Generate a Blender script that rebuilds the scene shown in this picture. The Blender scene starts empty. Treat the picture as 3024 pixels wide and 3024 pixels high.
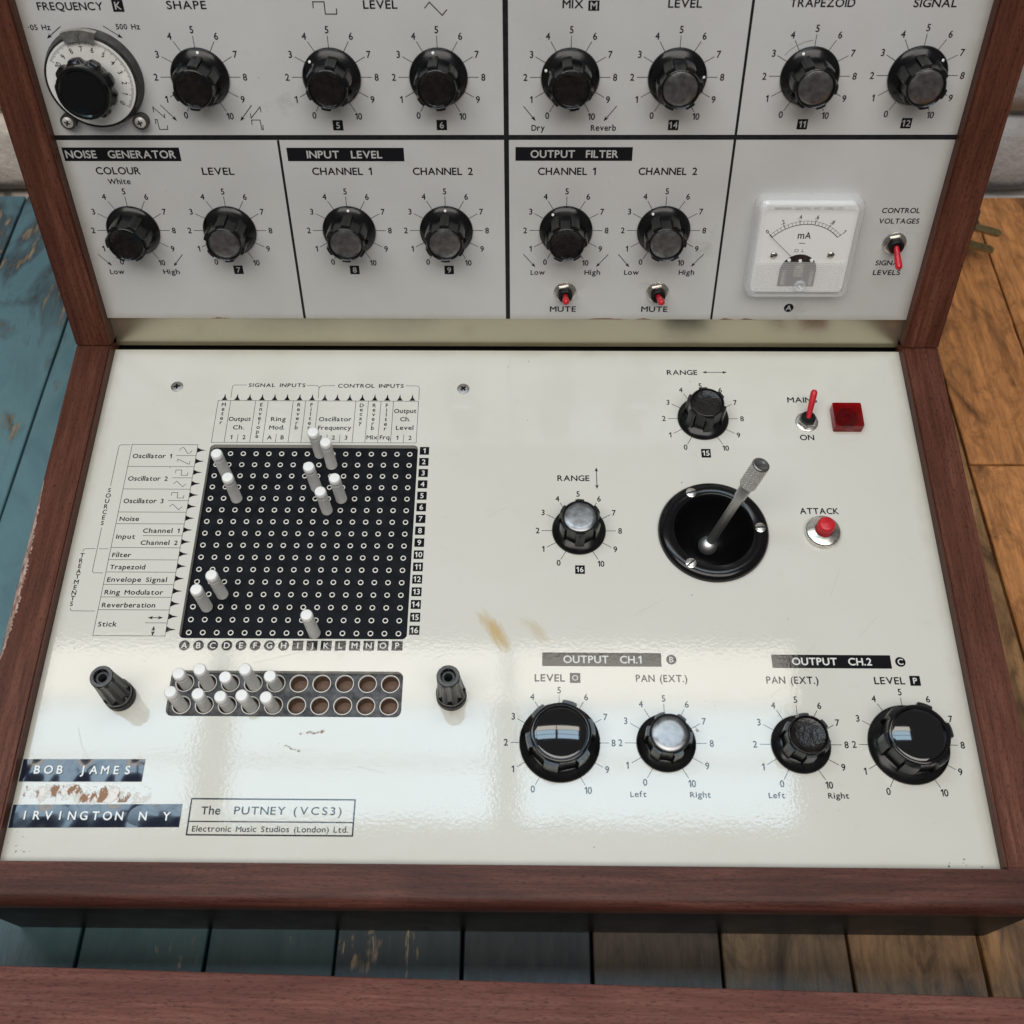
import bpy, bmesh, math, random
from mathutils import Matrix, Vector
R = math.radians
random.seed(7)
S = bpy.context.scene
COL = S.collection
MM = 0.001
TILT = R(6.5)                       # slope of the patch panel against the table
PANEL = Matrix.Translation((0, 0, 60)) @ Matrix.Rotation(TILT, 4, 'X')      # patch-panel frame (mm)
TH = R(70.593)                      # angle of the knob panel against the patch panel
PD = 258.2                          # depth of the patch panel
HW = 203.0                          # half width of the panels
UPPER = PANEL @ Matrix.Translation((0, PD + 1.79, 0)) @ Matrix.Rotation(TH, 4, 'X')   # knob-panel frame (mm)

# ---------------------------------------------------------------- camera
cam = bpy.data.cameras.new('camera')
cam_o = bpy.data.objects.new('camera', cam)
COL.objects.link(cam_o)
S.camera = cam_o
right = Vector((0.99992172, 0.00963623, -0.00798164))
down = Vector((0.00463768, -0.87787723, -0.47886331))
fwd = Vector((-0.01162134, 0.4787888, -0.87785319))
rot = Matrix((right, -down, -fwd)).transposed().to_4x4()
mw = PANEL @ Matrix.Translation((10.386, -87.333, 458.974)) @ rot
mw.translation *= MM
cam_o.matrix_world = mw
cam.sensor_width = 36
cam.lens = 36 * 3238.5 / 3024
cam.clip_start = 0.01
cam.clip_end = 50
cam.dof.use_dof = True
cam.dof.focus_distance = 0.52
cam.dof.aperture_fstop = 14

# ---------------------------------------------------------------- light: a roof window above the table, soft ceiling light
W = bpy.data.worlds.new('World')
S.world = W
W.use_nodes = True
W.node_tree.nodes['Background'].inputs[0].default_value = (1.0, 0.975, 0.94, 1)
W.node_tree.nodes['Background'].inputs[1].default_value = 0.11

def area(name, x0, x1, y0, y1, z, radiance, col, aim=None):
    l = bpy.data.lights.new(name, 'AREA')
    l.shape = 'RECTANGLE'
    l.size = (x1 - x0) * MM
    l.size_y = (y1 - y0) * MM
    l.energy = radiance * math.pi * l.size * l.size_y
    l.color = col
    o = bpy.data.objects.new(name, l)
    COL.objects.link(o)
    o.location = ((x0 + x1) / 2 * MM, (y0 + y1) / 2 * MM, z * MM)
    if aim: o.rotation_euler = (Vector(aim) * MM - o.location).to_track_quat('-Z', 'Y').to_euler()
    return o
SKY = (0.60, 0.82, 1.0)
for x0, x1 in ((-1278, -708), (-626, -56), (4, 590)):
    for y0, y1 in ((232, 350), (362, 480)):
        area('window_light', x0, x1, y0, y1, 2000, 6.0, SKY)
    area('window_light', x0 - 20, x1 + 20, 490, 615, 2000, 5.4, (1.0, 0.94, 0.84))
area('room_light', -1400, 1200, -1250, -300, 2050, 4.1, (1.0, 0.965, 0.92), (0, 150, 50))

S.view_settings.view_transform = 'Standard'
S.view_settings.look = 'None'
S.view_settings.exposure = 0.22
S.view_settings.gamma = 1
S.view_settings.use_curve_mapping = False

# ---------------------------------------------------------------- materials
def new_mat(name):
    m = bpy.data.materials.new(name)
    m.use_nodes = True
    nt = m.node_tree
    return m, nt, nt.nodes['Principled BSDF']
def lk(nt, a, b): nt.links.new(a, b)
def noise(nt, scale, detail=4, rough=.55, vec=None, dist=0.0):
    n = nt.nodes.new('ShaderNodeTexNoise')
    n.inputs['Scale'].default_value = scale
    n.inputs['Detail'].default_value = detail
    n.inputs['Roughness'].default_value = rough
    n.inputs['Distortion'].default_value = dist
    if vec is not None: lk(nt, vec, n.inputs['Vector'])
    return n.outputs['Fac']
def ramp(nt, fac, stops):
    r = nt.nodes.new('ShaderNodeValToRGB')
    e = r.color_ramp.elements
    while len(e) < len(stops): e.new(.5)
    for i, (p, c) in enumerate(stops):
        e[i].position = p
        e[i].color = c if len(c) == 4 else (*c, 1)
    lk(nt, fac, r.inputs[0])
    return r.outputs[0]
def mix(nt, fac, a, b, mode='MIX'):
    n = nt.nodes.new('ShaderNodeMix')
    n.data_type = 'RGBA'
    n.blend_type = mode
    for k, v in ((0, fac), (6, a), (7, b)):
        if hasattr(v, 'node'): lk(nt, v, n.inputs[k])
        else: n.inputs[k].default_value = v if k == 0 else ((*v, 1) if len(v) == 3 else v)
    return n.outputs[2]
def math_n(nt, op, a, b=None):
    n = nt.nodes.new('ShaderNodeMath')
    n.operation = op
    for k, v in ((0, a), (1, b)):
        if v is None: continue
        if hasattr(v, 'node'): lk(nt, v, n.inputs[k])
        else: n.inputs[k].default_value = v
    return n.outputs[0]
def bump(nt, p, h, strength, dist):
    b = nt.nodes.new('ShaderNodeBump')
    b.inputs['Strength'].default_value = strength
    b.inputs['Distance'].default_value = dist
    lk(nt, h, b.inputs['Height'])
    lk(nt, b.outputs[0], p.inputs['Normal'])
    return b
def objvec(nt, scale=(1, 1, 1)):
    t = nt.nodes.new('ShaderNodeTexCoord')
    m = nt.nodes.new('ShaderNodeMapping')
    m.inputs['Scale'].default_value = scale
    lk(nt, t.outputs['Object'], m.inputs['Vector'])
    return m.outputs[0]
def simple(name, col, rough=.4, metal=0, spec=.5, coat=0, nscale=None, namp=.0, bscale=None, bstr=.1):
    m, nt, p = new_mat(name)
    p.inputs['Base Color'].default_value = (*col, 1)
    p.inputs['Roughness'].default_value = rough
    p.inputs['Metallic'].default_value = metal
    p.inputs['Specular IOR Level'].default_value = spec
    p.inputs['Coat Weight'].default_value = coat
    p.inputs['Coat Roughness'].default_value = .05
    if nscale:
        v = objvec(nt)
        f = noise(nt, nscale, 5, .6, v)
        lo = tuple(c * (1 - namp) for c in col); hi = tuple(min(1, c * (1 + namp)) for c in col)
        lk(nt, ramp(nt, f, [(.3, lo), (.7, hi)]), p.inputs['Base Color'])
        rr = math_n(nt, 'ADD', math_n(nt, 'MULTIPLY', f, .3), rough - .12)
        lk(nt, rr, p.inputs['Roughness'])
    if bscale:
        bump(nt, p, noise(nt, bscale, 3, .6, objvec(nt)), bstr, .0004)
    return m

def panel_mat(name, col, col2, rough, coat, peel, edge=True):
    m, nt, p = new_mat(name)
    v = objvec(nt)
    big = noise(nt, 9, 5, .6, v)
    base = mix(nt, ramp(nt, big, [(.35, (0, 0, 0)), (.75, (1, 1, 1))]), col, col2)
    # grime: small specks and scuffs
    sp = noise(nt, 420, 2, .5, v)
    base = mix(nt, ramp(nt, sp, [(.735, (0, 0, 0)), (.80, (.32, .32, .32))]), base, (.20, .17, .13))
    sc = noise(nt, 60, 6, .72, objvec(nt, (1, 1.6, 1)))
    base = mix(nt, ramp(nt, sc, [(.6, (0, 0, 0)), (.85, (.22, .22, .22))]), base, (.36, .32, .25))
    if edge:                                     # grime gathered along the rim of the sheet
        t = nt.nodes.new('ShaderNodeTexCoord')
        s = nt.nodes.new('ShaderNodeSeparateXYZ')
        lk(nt, t.outputs['Generated'], s.inputs[0])
        ex = math_n(nt, 'ABSOLUTE', math_n(nt, 'SUBTRACT', s.outputs[0], .5))
        ey = math_n(nt, 'ABSOLUTE', math_n(nt, 'SUBTRACT', s.outputs[1], .5))
        e = math_n(nt, 'MAXIMUM', ex, ey)
        e = math_n(nt, 'ADD', e, math_n(nt, 'MULTIPLY', noise(nt, 55, 4, .7, v), .02))
        base = mix(nt, ramp(nt, e, [(.494, (0, 0, 0)), (.515, (.5, .5, .5))]), base, (.30, .25, .17))
    lk(nt, base, p.inputs['Base Color'])
    lk(nt, math_n(nt, 'ADD', math_n(nt, 'MULTIPLY', sc, .25), rough), p.inputs['Roughness'])
    p.inputs['Coat Weight'].default_value = coat
    p.inputs['Coat Roughness'].default_value = .05
    h = math_n(nt, 'ADD', noise(nt, 620, 2, .5, v), math_n(nt, 'MULTIPLY', noise(nt, 70, 3, .5, v), 1.3))
    b = bump(nt, p, h, peel, .0002)
    lk(nt, b.outputs[0], p.inputs['Coat Normal'])
    return m

def wood_mat(name, dark, mid, light, rough=.42, coat=.12, axis=0, fine=1.0, wear=None):
    m, nt, p = new_mat(name)
    sc = [520, 520, 520]
    sc[axis] = 22
    g = noise(nt, 1.0 * fine, 8, .68, objvec(nt, tuple(sc)), .4)
    sc2 = [38, 38, 38]
    sc2[axis] = 5
    b = noise(nt, 1.0, 5, .6, objvec(nt, tuple(sc2)), 1.4)
    pore_s = [2300, 2300, 2300]
    pore_s[axis] = 420
    po = noise(nt, 1.0, 2, .5, objvec(nt, tuple(pore_s)))
    c = ramp(nt, g, [(.28, dark), (.5, mid), (.74, light)])
    c = mix(nt, ramp(nt, b, [(.32, (.8, .8, .8)), (.66, (0, 0, 0))]), c, dark)
    c = mix(nt, ramp(nt, po, [(.56, (0, 0, 0)), (.66, (.6, .6, .6))]), c, tuple(x * .45 for x in dark))
    if wear:
        wv = noise(nt, 45, 5, .7, objvec(nt))
        c = mix(nt, ramp(nt, wv, [(.66, (0, 0, 0)), (.74, (.6, .6, .6))]), c, wear)
    lk(nt, c, p.inputs['Base Color'])
    lk(nt, math_n(nt, 'ADD', math_n(nt, 'MULTIPLY', g, .25), rough - .1), p.inputs['Roughness'])
    p.inputs['Coat Weight'].default_value = coat
    p.inputs['Specular IOR Level'].default_value = .2
    p.inputs['Coat Roughness'].default_value = .3
    h = math_n(nt, 'SUBTRACT', g, math_n(nt, 'MULTIPLY', po, .8))
    bump(nt, p, h, .4, .0004)
    return m

def plank_mat():
    """paint and bare timber of the table; the plank's own colour comes from its object colour"""
    m, nt, p = new_mat('table_plank')
    oi = nt.nodes.new('ShaderNodeObjectInfo')
    c = oi.outputs['Color']; paint = oi.outputs['Alpha']
    t = nt.nodes.new('ShaderNodeTexCoord')
    def mp(sc):
        a = nt.nodes.new('ShaderNodeMapping')
        a.inputs['Scale'].default_value = sc
        lk(nt, t.outputs['Object'], a.inputs['Vector'])
        ad = nt.nodes.new('ShaderNodeVectorMath')
        lk(nt, a.outputs[0], ad.inputs[0])
        cv = nt.nodes.new('ShaderNodeCombineXYZ')
        for k in range(3): lk(nt, math_n(nt, 'MULTIPLY', oi.outputs['Random'], 37.0 + k), cv.inputs[k])
        lk(nt, cv.outputs[0], ad.inputs[1])
        return ad.outputs[0]
    gr = noise(nt, 1, 8, .7, mp((260, 20, 260)), .5)
    bl = noise(nt, 26, 6, .62, mp((1, .5, 1)), 1.5)
    burl = noise(nt, 75, 7, .74, mp((1, .45, 1)), 1.6)
    dk = mix(nt, 1.0, c, (.20, .16, .14), 'MULTIPLY')
    lt = mix(nt, 1.0, c, (1.5, 1.42, 1.3), 'MULTIPLY')
    w = mix(nt, ramp(nt, gr, [(.3, (0, 0, 0)), (.68, (1, 1, 1))]), mix(nt, .45, c, dk), lt)
    w = mix(nt, ramp(nt, burl, [(.28, (.75, .75, .75)), (.55, (0, 0, 0))]), w, dk)
    w = mix(nt, ramp(nt, bl, [(.50, (0, 0, 0)), (.66, (.85, .85, .85))]), w, dk)
    pt = mix(nt, ramp(nt, bl, [(.3, (0, 0, 0)), (.7, (1, 1, 1))]), mix(nt, 1.0, c, (.62, .66, .7), 'MULTIPLY'), c)
    gp = nt.nodes.new('ShaderNodeNewGeometry'); sp_ = nt.nodes.new('ShaderNodeSeparateXYZ'); lk(nt, gp.outputs['Position'], sp_.inputs[0])
    far = nt.nodes.new('ShaderNodeMapRange'); lk(nt, sp_.outputs[1], far.inputs[0])
    for q, v_ in ((1, .30), (2, .42), (3, 0), (4, .16)): far.inputs[q].default_value = v_
    wsum = math_n(nt, 'ADD', math_n(nt, 'ADD', math_n(nt, 'MULTIPLY', bl, .75), math_n(nt, 'MULTIPLY', gr, .4)), far.outputs[0])
    st = ramp(nt, math_n(nt, 'SUBTRACT', wsum, math_n(nt, 'MULTIPLY', gr, .22)), [(.54, (0, 0, 0)), (.68, (.85, .85, .85))])
    pt = mix(nt, st, pt, (.020, .027, .040))
    wo = ramp(nt, math_n(nt, 'ADD', wsum, math_n(nt, 'MULTIPLY', far.outputs[0], -.65)), [(.69, (0, 0, 0)), (.735, (1, 1, 1))])
    pt = mix(nt, wo, pt, mix(nt, ramp(nt, gr, [(.42, (0, 0, 0)), (.62, (1, 1, 1))]), (.018, .020, .026), (.26, .20, .13)))
    lk(nt, mix(nt, paint, w, pt), p.inputs['Base Color'])
    lk(nt, math_n(nt, 'ADD', math_n(nt, 'MULTIPLY', gr, .35), .18), p.inputs['Roughness'])
    bump(nt, p, math_n(nt, 'ADD', gr, bl), .35, .0006)
    return m

def decal_mat(name, col, lo, hi, nscale, fall=.5, rough=.6, stretch=(1, 1, 1), amax=1.0):
    """a thin stain: its own ragged outline, nothing around it"""
    m, nt, p = new_mat(name)
    p.inputs['Base Color'].default_value = (*col, 1)
    p.inputs['Roughness'].default_value = rough
    t = nt.nodes.new('ShaderNodeTexCoord')
    n = noise(nt, nscale, 6, .68, objvec(nt, stretch))
    d = nt.nodes.new('ShaderNodeVectorMath'); d.operation = 'DISTANCE'
    lk(nt, t.outputs['Generated'], d.inputs[0]); d.inputs[1].default_value = (.5, .5, 0)
    f = math_n(nt, 'SUBTRACT', n, math_n(nt, 'MULTIPLY', d.outputs['Value'], fall))
    lk(nt, ramp(nt, f, [(lo, (0, 0, 0)), (hi, (amax, amax, amax))]), p.inputs['Alpha'])
    return m

def clear_mat(name, tint, gloss_rough=.03, haze=0.0, hazecol=(.9, .9, .9), ior=1.49):
    m = bpy.data.materials.new(name); m.use_nodes = True
    nt = m.node_tree; nt.nodes.clear()
    out = nt.nodes.new('ShaderNodeOutputMaterial')
    tr = nt.nodes.new('ShaderNodeBsdfTransparent'); tr.inputs[0].default_value = (*tint, 1)
    gl = nt.nodes.new('ShaderNodeBsdfGlossy'); gl.inputs['Roughness'].default_value = gloss_rough
    gm = nt.nodes.new('ShaderNodeNewGeometry')
    dt = nt.nodes.new('ShaderNodeVectorMath'); dt.operation = 'DOT_PRODUCT'
    lk(nt, gm.outputs['Incoming'], dt.inputs[0]); lk(nt, gm.outputs['Normal'], dt.inputs[1])
    cs = math_n(nt, 'SUBTRACT', 1.0, math_n(nt, 'ABSOLUTE', dt.outputs['Value']))
    fr = math_n(nt, 'ADD', math_n(nt, 'MULTIPLY', math_n(nt, 'POWER', cs, 5.0), .94), .045)      # thin sheet, the same from both sides
    mx = nt.nodes.new('ShaderNodeMixShader')
    lk(nt, fr, mx.inputs[0])
    if haze:
        df = nt.nodes.new('ShaderNodeBsdfDiffuse'); df.inputs[0].default_value = (*hazecol, 1)
        m2 = nt.nodes.new('ShaderNodeMixShader'); m2.inputs[0].default_value = haze
        lk(nt, tr.outputs[0], m2.inputs[1]); lk(nt, df.outputs[0], m2.inputs[2])
        lk(nt, m2.outputs[0], mx.inputs[1])
    else:
        lk(nt, tr.outputs[0], mx.inputs[1])
    lk(nt, gl.outputs[0], mx.inputs[2])
    lk(nt, mx.outputs[0], out.inputs[0])
    return m

M = {}
M['cream'] = panel_mat('cream_enamel', (.640, .632, .575), (.605, .59, .515), .30, .95, .07)
M['grey'] = panel_mat('grey_paint', (.61, .61, .60), (.53, .525, .51), .38, .10, .08)
M['mahogany_x'] = wood_mat('mahogany_across', (.038, .012, .0085), (.105, .036, .026), (.19, .078, .058), axis=0, coat=.03)
M['mahogany_y'] = wood_mat('mahogany_along', (.050, .0155, .0092), (.122, .041, .0245), (.190, .073, .047), axis=1, coat=.04)
M['mahogany_lid'] = wood_mat('mahogany_lid', (.095, .034, .027), (.205, .082, .064), (.30, .145, .118), axis=0, coat=.04, rough=.5)
M['plinth'] = simple('dark_stained_plinth', (.007, .006, .0055), .40, spec=.14, nscale=60, namp=.4)
M['plank'] = plank_mat()
M['black'] = simple('black_phenolic', (.0045, .0047, .0053), .17, spec=.34, nscale=140, namp=.35)
def edge_wear(m, lo, hi, col):
    nt = m.node_tree; p = nt.nodes['Principled BSDF']
    g = nt.nodes.new('ShaderNodeNewGeometry')
    f = ramp(nt, g.outputs['Pointiness'], [(lo, (0, 0, 0)), (hi, (1, 1, 1))])
    f = mix(nt, 1.0, f, ramp(nt, noise(nt, 300, 4, .6, objvec(nt)), [(.35, (.1, .1, .1)), (.65, (.8, .8, .8))]), 'MULTIPLY')
    old = p.inputs['Base Color'].links[0].from_socket
    lk(nt, mix(nt, f, old, col), p.inputs['Base Color'])
edge_wear(M['black'], .535, .61, (.10, .098, .094))
M['black_plain'] = simple('black_dial_knob', (.0045, .0047, .0053), .16, spec=.36)
M['black_ring'] = simple('black_phenolic_rim', (.005, .005, .006), .10, spec=.5)
M['black_matt'] = simple('black_matt_plastic', (.008, .008, .009), .40, spec=.22, nscale=160, namp=.4)
M['bowl'] = simple('black_bowl', (.003, .003, .0035), .42, spec=.12)
M['bezel'] = simple('black_bezel', (.004, .004, .005), .16, spec=.35)
M['screw_dark'] = simple('dull_screw', (.30, .285, .27), .38, 1, nscale=500, namp=.4)
M['socket_bore'] = simple('grey_socket_sleeve', (.045, .045, .046), .45, nscale=300, namp=.3)
M['blackgloss'] = simple('black_gloss_cap', (.006, .006, .007), .05, spec=.6, coat=.5)
M['glue'] = simple('old_brown_glue', (.0075, .0058, .0052), .20, spec=.4, nscale=260, namp=.98, bscale=330, bstr=1.0)
M['spun'] = simple('spun_aluminium', (.28, .28, .285), .30, 1, nscale=210, namp=.45)
M['steel'] = simple('nickel_steel', (.62, .60, .56), .24, 1, nscale=300, namp=.25)
M['alu'] = simple('turned_aluminium', (.72, .72, .71), .44, 1)
M['dial'] = simple('satin_silver_dial', (.86, .85, .81), .38, .1, nscale=120, namp=.08)
M['strip'] = simple('champagne_anodised_strip', (.70, .655, .50), .19, .92, nscale=14, namp=.06)
def ink_mat():
    m, nt, p = new_mat('black_screen_print')
    p.inputs['Base Color'].default_value = (.006, .006, .008, 1)
    p.inputs['Roughness'].default_value = .5
    p.inputs['Specular IOR Level'].default_value = .0
    p.inputs['Coat Weight'].default_value = .95
    p.inputs['Coat Roughness'].default_value = .07
    v = objvec(nt)
    h = math_n(nt, 'ADD', noise(nt, 620, 2, .5, v), math_n(nt, 'MULTIPLY', noise(nt, 70, 3, .5, v), 1.3))
    b = nt.nodes.new('ShaderNodeBump'); b.inputs['Strength'].default_value = .075; b.inputs['Distance'].default_value = .0002
    lk(nt, h, b.inputs['Height']); lk(nt, b.outputs[0], p.inputs['Coat Normal'])
    return m
M['ink'] = ink_mat()
M['ink_matt'] = simple('black_matt_print', (.008, .008, .010), .5, spec=.15)
M['line'] = simple('black_divider_tape', (.010, .010, .012), .5, spec=.3, nscale=300, namp=.5)
M['white_ink'] = simple('white_print', (.70, .70, .66), .4)
M['grey_ink'] = simple('bare_panel_print', (.50, .50, .49), .45)
M['board'] = simple('matrix_board', (.0060, .0068, .0095), .42, spec=.10, nscale=180, namp=.7)
M['tray'] = simple('worn_tray_board', (.075, .076, .082), .45, spec=.25, nscale=230, namp=.85)
M['tray_hole'] = simple('tray_hole_fibre', (.17, .105, .075), .7, nscale=300, namp=.4)
M['hole'] = simple('hole_dark', (.002, .002, .002), .8, spec=.1)
M['eyelet'] = simple('white_eyelet', (.80, .78, .72), .35, nscale=150, namp=.12)
M['pin'] = simple('white_pin_plastic', (.72, .72, .70), .38, nscale=260, namp=.07)
M['pin_head'] = simple('white_pin_cap', (.82, .82, .81), .30, nscale=260, namp=.05)
M['red'] = simple('red_plastic', (.55, .012, .022), .30, spec=.5, nscale=200, namp=.2)
M['tape'] = simple('navy_embossed_tape', (.008, .012, .026), .12, spec=.5, coat=.4)
M['tape_letter'] = simple('embossed_white', (.86, .90, .90), .5)
M['meter_paper'] = simple('meter_face_paper', (.95, .95, .94), .5)
M['meter_dark'] = simple('meter_works', (.020, .014, .013), .3, nscale=330, namp=.95)
M['clear'] = clear_mat('clear_acrylic', (.99, .99, .99))
M['prism'] = clear_mat('ribbed_acrylic', (.94, .94, .94), .05, .34, (.86, .86, .85))
M['rim'] = clear_mat('milky_acrylic_rim', (.95, .955, .955), .05, .30, (.97, .98, .98))
M['ruby'] = clear_mat('ruby_lens', (.62, .012, .035), .04, .08, (.40, .004, .018))
M['ruby_base'] = simple('ruby_lens_inside', (.36, .005, .018), .3)
M['ruby_dark'] = simple('ruby_lens_ring', (.15, .003, .010), .3)
M['plug_body'] = simple('dark_brown_bakelite', (.030, .022, .018), .35, spec=.4, nscale=150, namp=.5)
M['brass'] = simple('tarnished_brass', (.36, .31, .16), .35, 1, nscale=300, namp=.3)
M['dotw'] = simple('white_dot_paint', (.85, .85, .82), .5)
M['stain_y'] = decal_mat('rust_stain', (.68, .44, .10), -.14, .30, 40, .80, stretch=(1, .3, 1), amax=.95)
M['stain_f'] = decal_mat('faint_rust_stain', (.66, .48, .17), -.12, .42, 40, .85, stretch=(1, .3, 1), amax=.7)
M['smudge'] = decal_mat('dirt_smudge', (.30, .275, .24), -.1, .5, 70, .95, amax=.42)
M['scuff'] = decal_mat('brown_scuff', (.26, .13, .09), .06, .20, 420, .75, amax=.7)
M['grime'] = decal_mat('grime_ring', (.38, .34, .26), .0, .55, 90, 1.0, amax=.7)
M['residue'] = decal_mat('adhesive_residue', (.30, .16, .085), .30, .34, 190, .38, stretch=(1, .55, 1))
M['residue_w'] = decal_mat('white_residue', (.82, .80, .77), .14, .24, 130, .55)
def brick_mat():
    m, nt, p = new_mat('limewashed_brick')
    t = nt.nodes.new('ShaderNodeNewGeometry')
    n = noise(nt, 9, 6, .65, t.outputs['Position'])
    n2 = noise(nt, 60, 5, .7, t.outputs['Position'])
    oi = nt.nodes.new('ShaderNodeObjectInfo')
    c = mix(nt, ramp(nt, n, [(.4, (0, 0, 0)), (.62, (1, 1, 1))]), mix(nt, .35, oi.outputs['Color'], (.34, .31, .28)), oi.outputs['Color'])
    c = mix(nt, ramp(nt, n2, [(.55, (0, 0, 0)), (.75, (.5, .5, .5))]), c, (.30, .27, .24))
    lk(nt, c, p.inputs['Base Color'])
    p.inputs['Roughness'].default_value = .8
    bump(nt, p, math_n(nt, 'ADD', n2, n), .6, .004)
    return m
M['brick'] = brick_mat()
M['mortar'] = simple('mortar', (.36, .34, .31), .9, nscale=60, namp=.3)

# ---------------------------------------------------------------- mesh helpers (mm)
class MB:
    def __init__(self): self.v = []; self.f = []; self.m = []; self.mi = 0
    def add(self, vs, fs):
        o = len(self.v); self.v += [tuple(p) for p in vs]
        for f in fs: self.f.append([i + o for i in f]); self.m.append(self.mi)
        return self
    def prism(self, poly, z0, z1, bottom=False, top=True):
        n = len(poly)
        vs = [(x, y, z0) for x, y in poly] + [(x, y, z1) for x, y in poly]
        fs = [[i, (i + 1) % n, (i + 1) % n + n, i + n] for i in range(n)]
        if top: fs.append(list(range(n, 2 * n)))
        if bottom: fs.append(list(range(n - 1, -1, -1)))
        return self.add(vs, fs)
    def box(self, x0, x1, y0, y1, z0, z1):
        return self.prism([(x0, y0), (x1, y0), (x1, y1), (x0, y1)], z0, z1, True)
    def flat(self, poly, z): return self.add([(x, y, z) for x, y in poly], [list(range(len(poly)))])
    def lathe(self, prof, seg=32, cx=0, cy=0, cap0=False, cap1=True, fn=None):
        vs = []
        for r, z in prof:
            for k in range(seg):
                a = 2 * math.pi * k / seg
                rr = fn(r, z, a) if fn else r
                vs.append((cx + rr * math.cos(a), cy + rr * math.sin(a), z))
        fs = []
        for j in range(len(prof) - 1):
            for k in range(seg):
                k2 = (k + 1) % seg
                fs.append([j * seg + k, j * seg + k2, (j + 1) * seg + k2, (j + 1) * seg + k])
        if cap1: fs.append([(len(prof) - 1) * seg + k for k in range(seg)])
        if cap0: fs.append([k for k in range(seg - 1, -1, -1)])
        return self.add(vs, fs)
    def xf(self, mat, start=0):
        for i in range(start, len(self.v)): self.v[i] = tuple(mat @ Vector(self.v[i]))
        return self
    def stroke(self, pts, w, z, closed=False):
        n = len(pts); P = [Vector((p[0], p[1])) for p in pts]; L = []; Rr = []
        for i in range(n):
            a = P[i - 1] if (i > 0 or closed) else None
            b = P[(i + 1) % n] if (i < n - 1 or closed) else None
            d1 = (P[i] - a).normalized() if a is not None else None
            d2 = (b - P[i]).normalized() if b is not None else None
            if d1 is None: d1 = d2
            if d2 is None: d2 = d1
            n1 = Vector((-d1.y, d1.x)); n2 = Vector((-d2.y, d2.x)); mm = n1 + n2
            if mm.length < 1e-6: mm = n1
            mm.normalize(); k = w / 2 / max(.35, mm.dot(n1))
            L.append(P[i] + mm * k); Rr.append(P[i] - mm * k)
        vs = [(q.x, q.y, z) for q in L] + [(q.x, q.y, z) for q in Rr]
        return self.add(vs, [[i, i + n, (i + 1) % n + n, (i + 1) % n] for i in range(n if closed else n - 1)])
    def arrow(self, a, b, w, z, head=2.4, hw=.85, both=False):
        a = Vector(a); b = Vector(b); d = (b - a).normalized(); n = Vector((-d.y, d.x))
        s = a + d * head * .7 if both else a; e = b - d * head * .7
        self.stroke([s, e], w, z)
        for tip, q in ((b, d),) + (((a, -d),) if both else ()):
            c = tip - q * head
            k = tip - q * head * .75; self.flat([tip, c + n * hw, k], z + .01); self.flat([tip, k, c - n * hw], z + .01)
        return self

def rrect(x0, x1, y0, y1, r, k=5):
    p = []
    for cx, cy, a0 in ((x1 - r, y1 - r, 0), (x0 + r, y1 - r, 90), (x0 + r, y0 + r, 180), (x1 - r, y0 + r, 270)):
        for i in range(k + 1):
            a = R(a0 + 90 * i / k); p.append((cx + r * math.cos(a), cy + r * math.sin(a)))
    return p
def circle(cx, cy, r, n=24): return [(cx + r * math.cos(2 * math.pi * k / n), cy + r * math.sin(2 * math.pi * k / n)) for k in range(n)]

def finish(name, me, mats, parent=None, frame=None, smooth=40, loc=None):
    for m in (mats if isinstance(mats, (list, tuple)) else [mats]): me.materials.append(M[m])
    if smooth:
        for p in me.polygons: p.use_smooth = True
        me.set_sharp_from_angle(angle=R(smooth))
    o = bpy.data.objects.new(name, me)
    COL.objects.link(o)
    mt = Matrix(frame) if frame is not None else Matrix.Identity(4)
    mt = mt.copy(); mt.translation = mt.translation * MM
    o.parent = parent
    if parent is not None and parent.get('_f') is not None:
        pm = PF[parent.name]
        o.matrix_local = pm.inverted() @ mt
    else:
        o.matrix_local = mt
    PF[o.name] = mt; o['_f'] = 1
    return o
PF = {}
def build(name, mb, mats, parent=None, frame=None, smooth=40):
    me = bpy.data.meshes.new(name)
    me.from_pydata([(x * MM, y * MM, z * MM) for x, y, z in mb.v], [], mb.f)
    for p, i in zip(me.polygons, mb.m): p.material_index = i
    me.update()
    return finish(name, me, mats, parent, frame, smooth)
def share(src, name, parent, frame, deep=True):
    """copy of an object (mesh shared), with copies of its parts"""
    o = src.copy(); o.name = name; COL.objects.link(o)
    mt = frame.copy(); mt.translation = mt.translation * MM
    o.parent = parent
    if parent is not None: o.matrix_local = PF[parent.name].inverted() @ mt
    else: o.matrix_local = mt
    PF[o.name] = mt
    if deep:
        for ch in src.children:
            c = ch.copy(); c.name = ch.name.split('.')[0]; COL.objects.link(c)
            c.parent = o; c.matrix_local = ch.matrix_local.copy(); PF[c.name] = mt @ ch.matrix_local
    return o
def empty(name, label, cat, group=None):
    o = bpy.data.objects.new(name, None); COL.objects.link(o)
    tag(o, label, cat, group); o['_f'] = 1; PF[o.name] = Matrix.Identity(4)
    o.empty_display_size = .05
    return o
def tag(o, label, cat, group=None):
    o['label'] = label; o['category'] = cat
    if group: o['group'] = group

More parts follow.
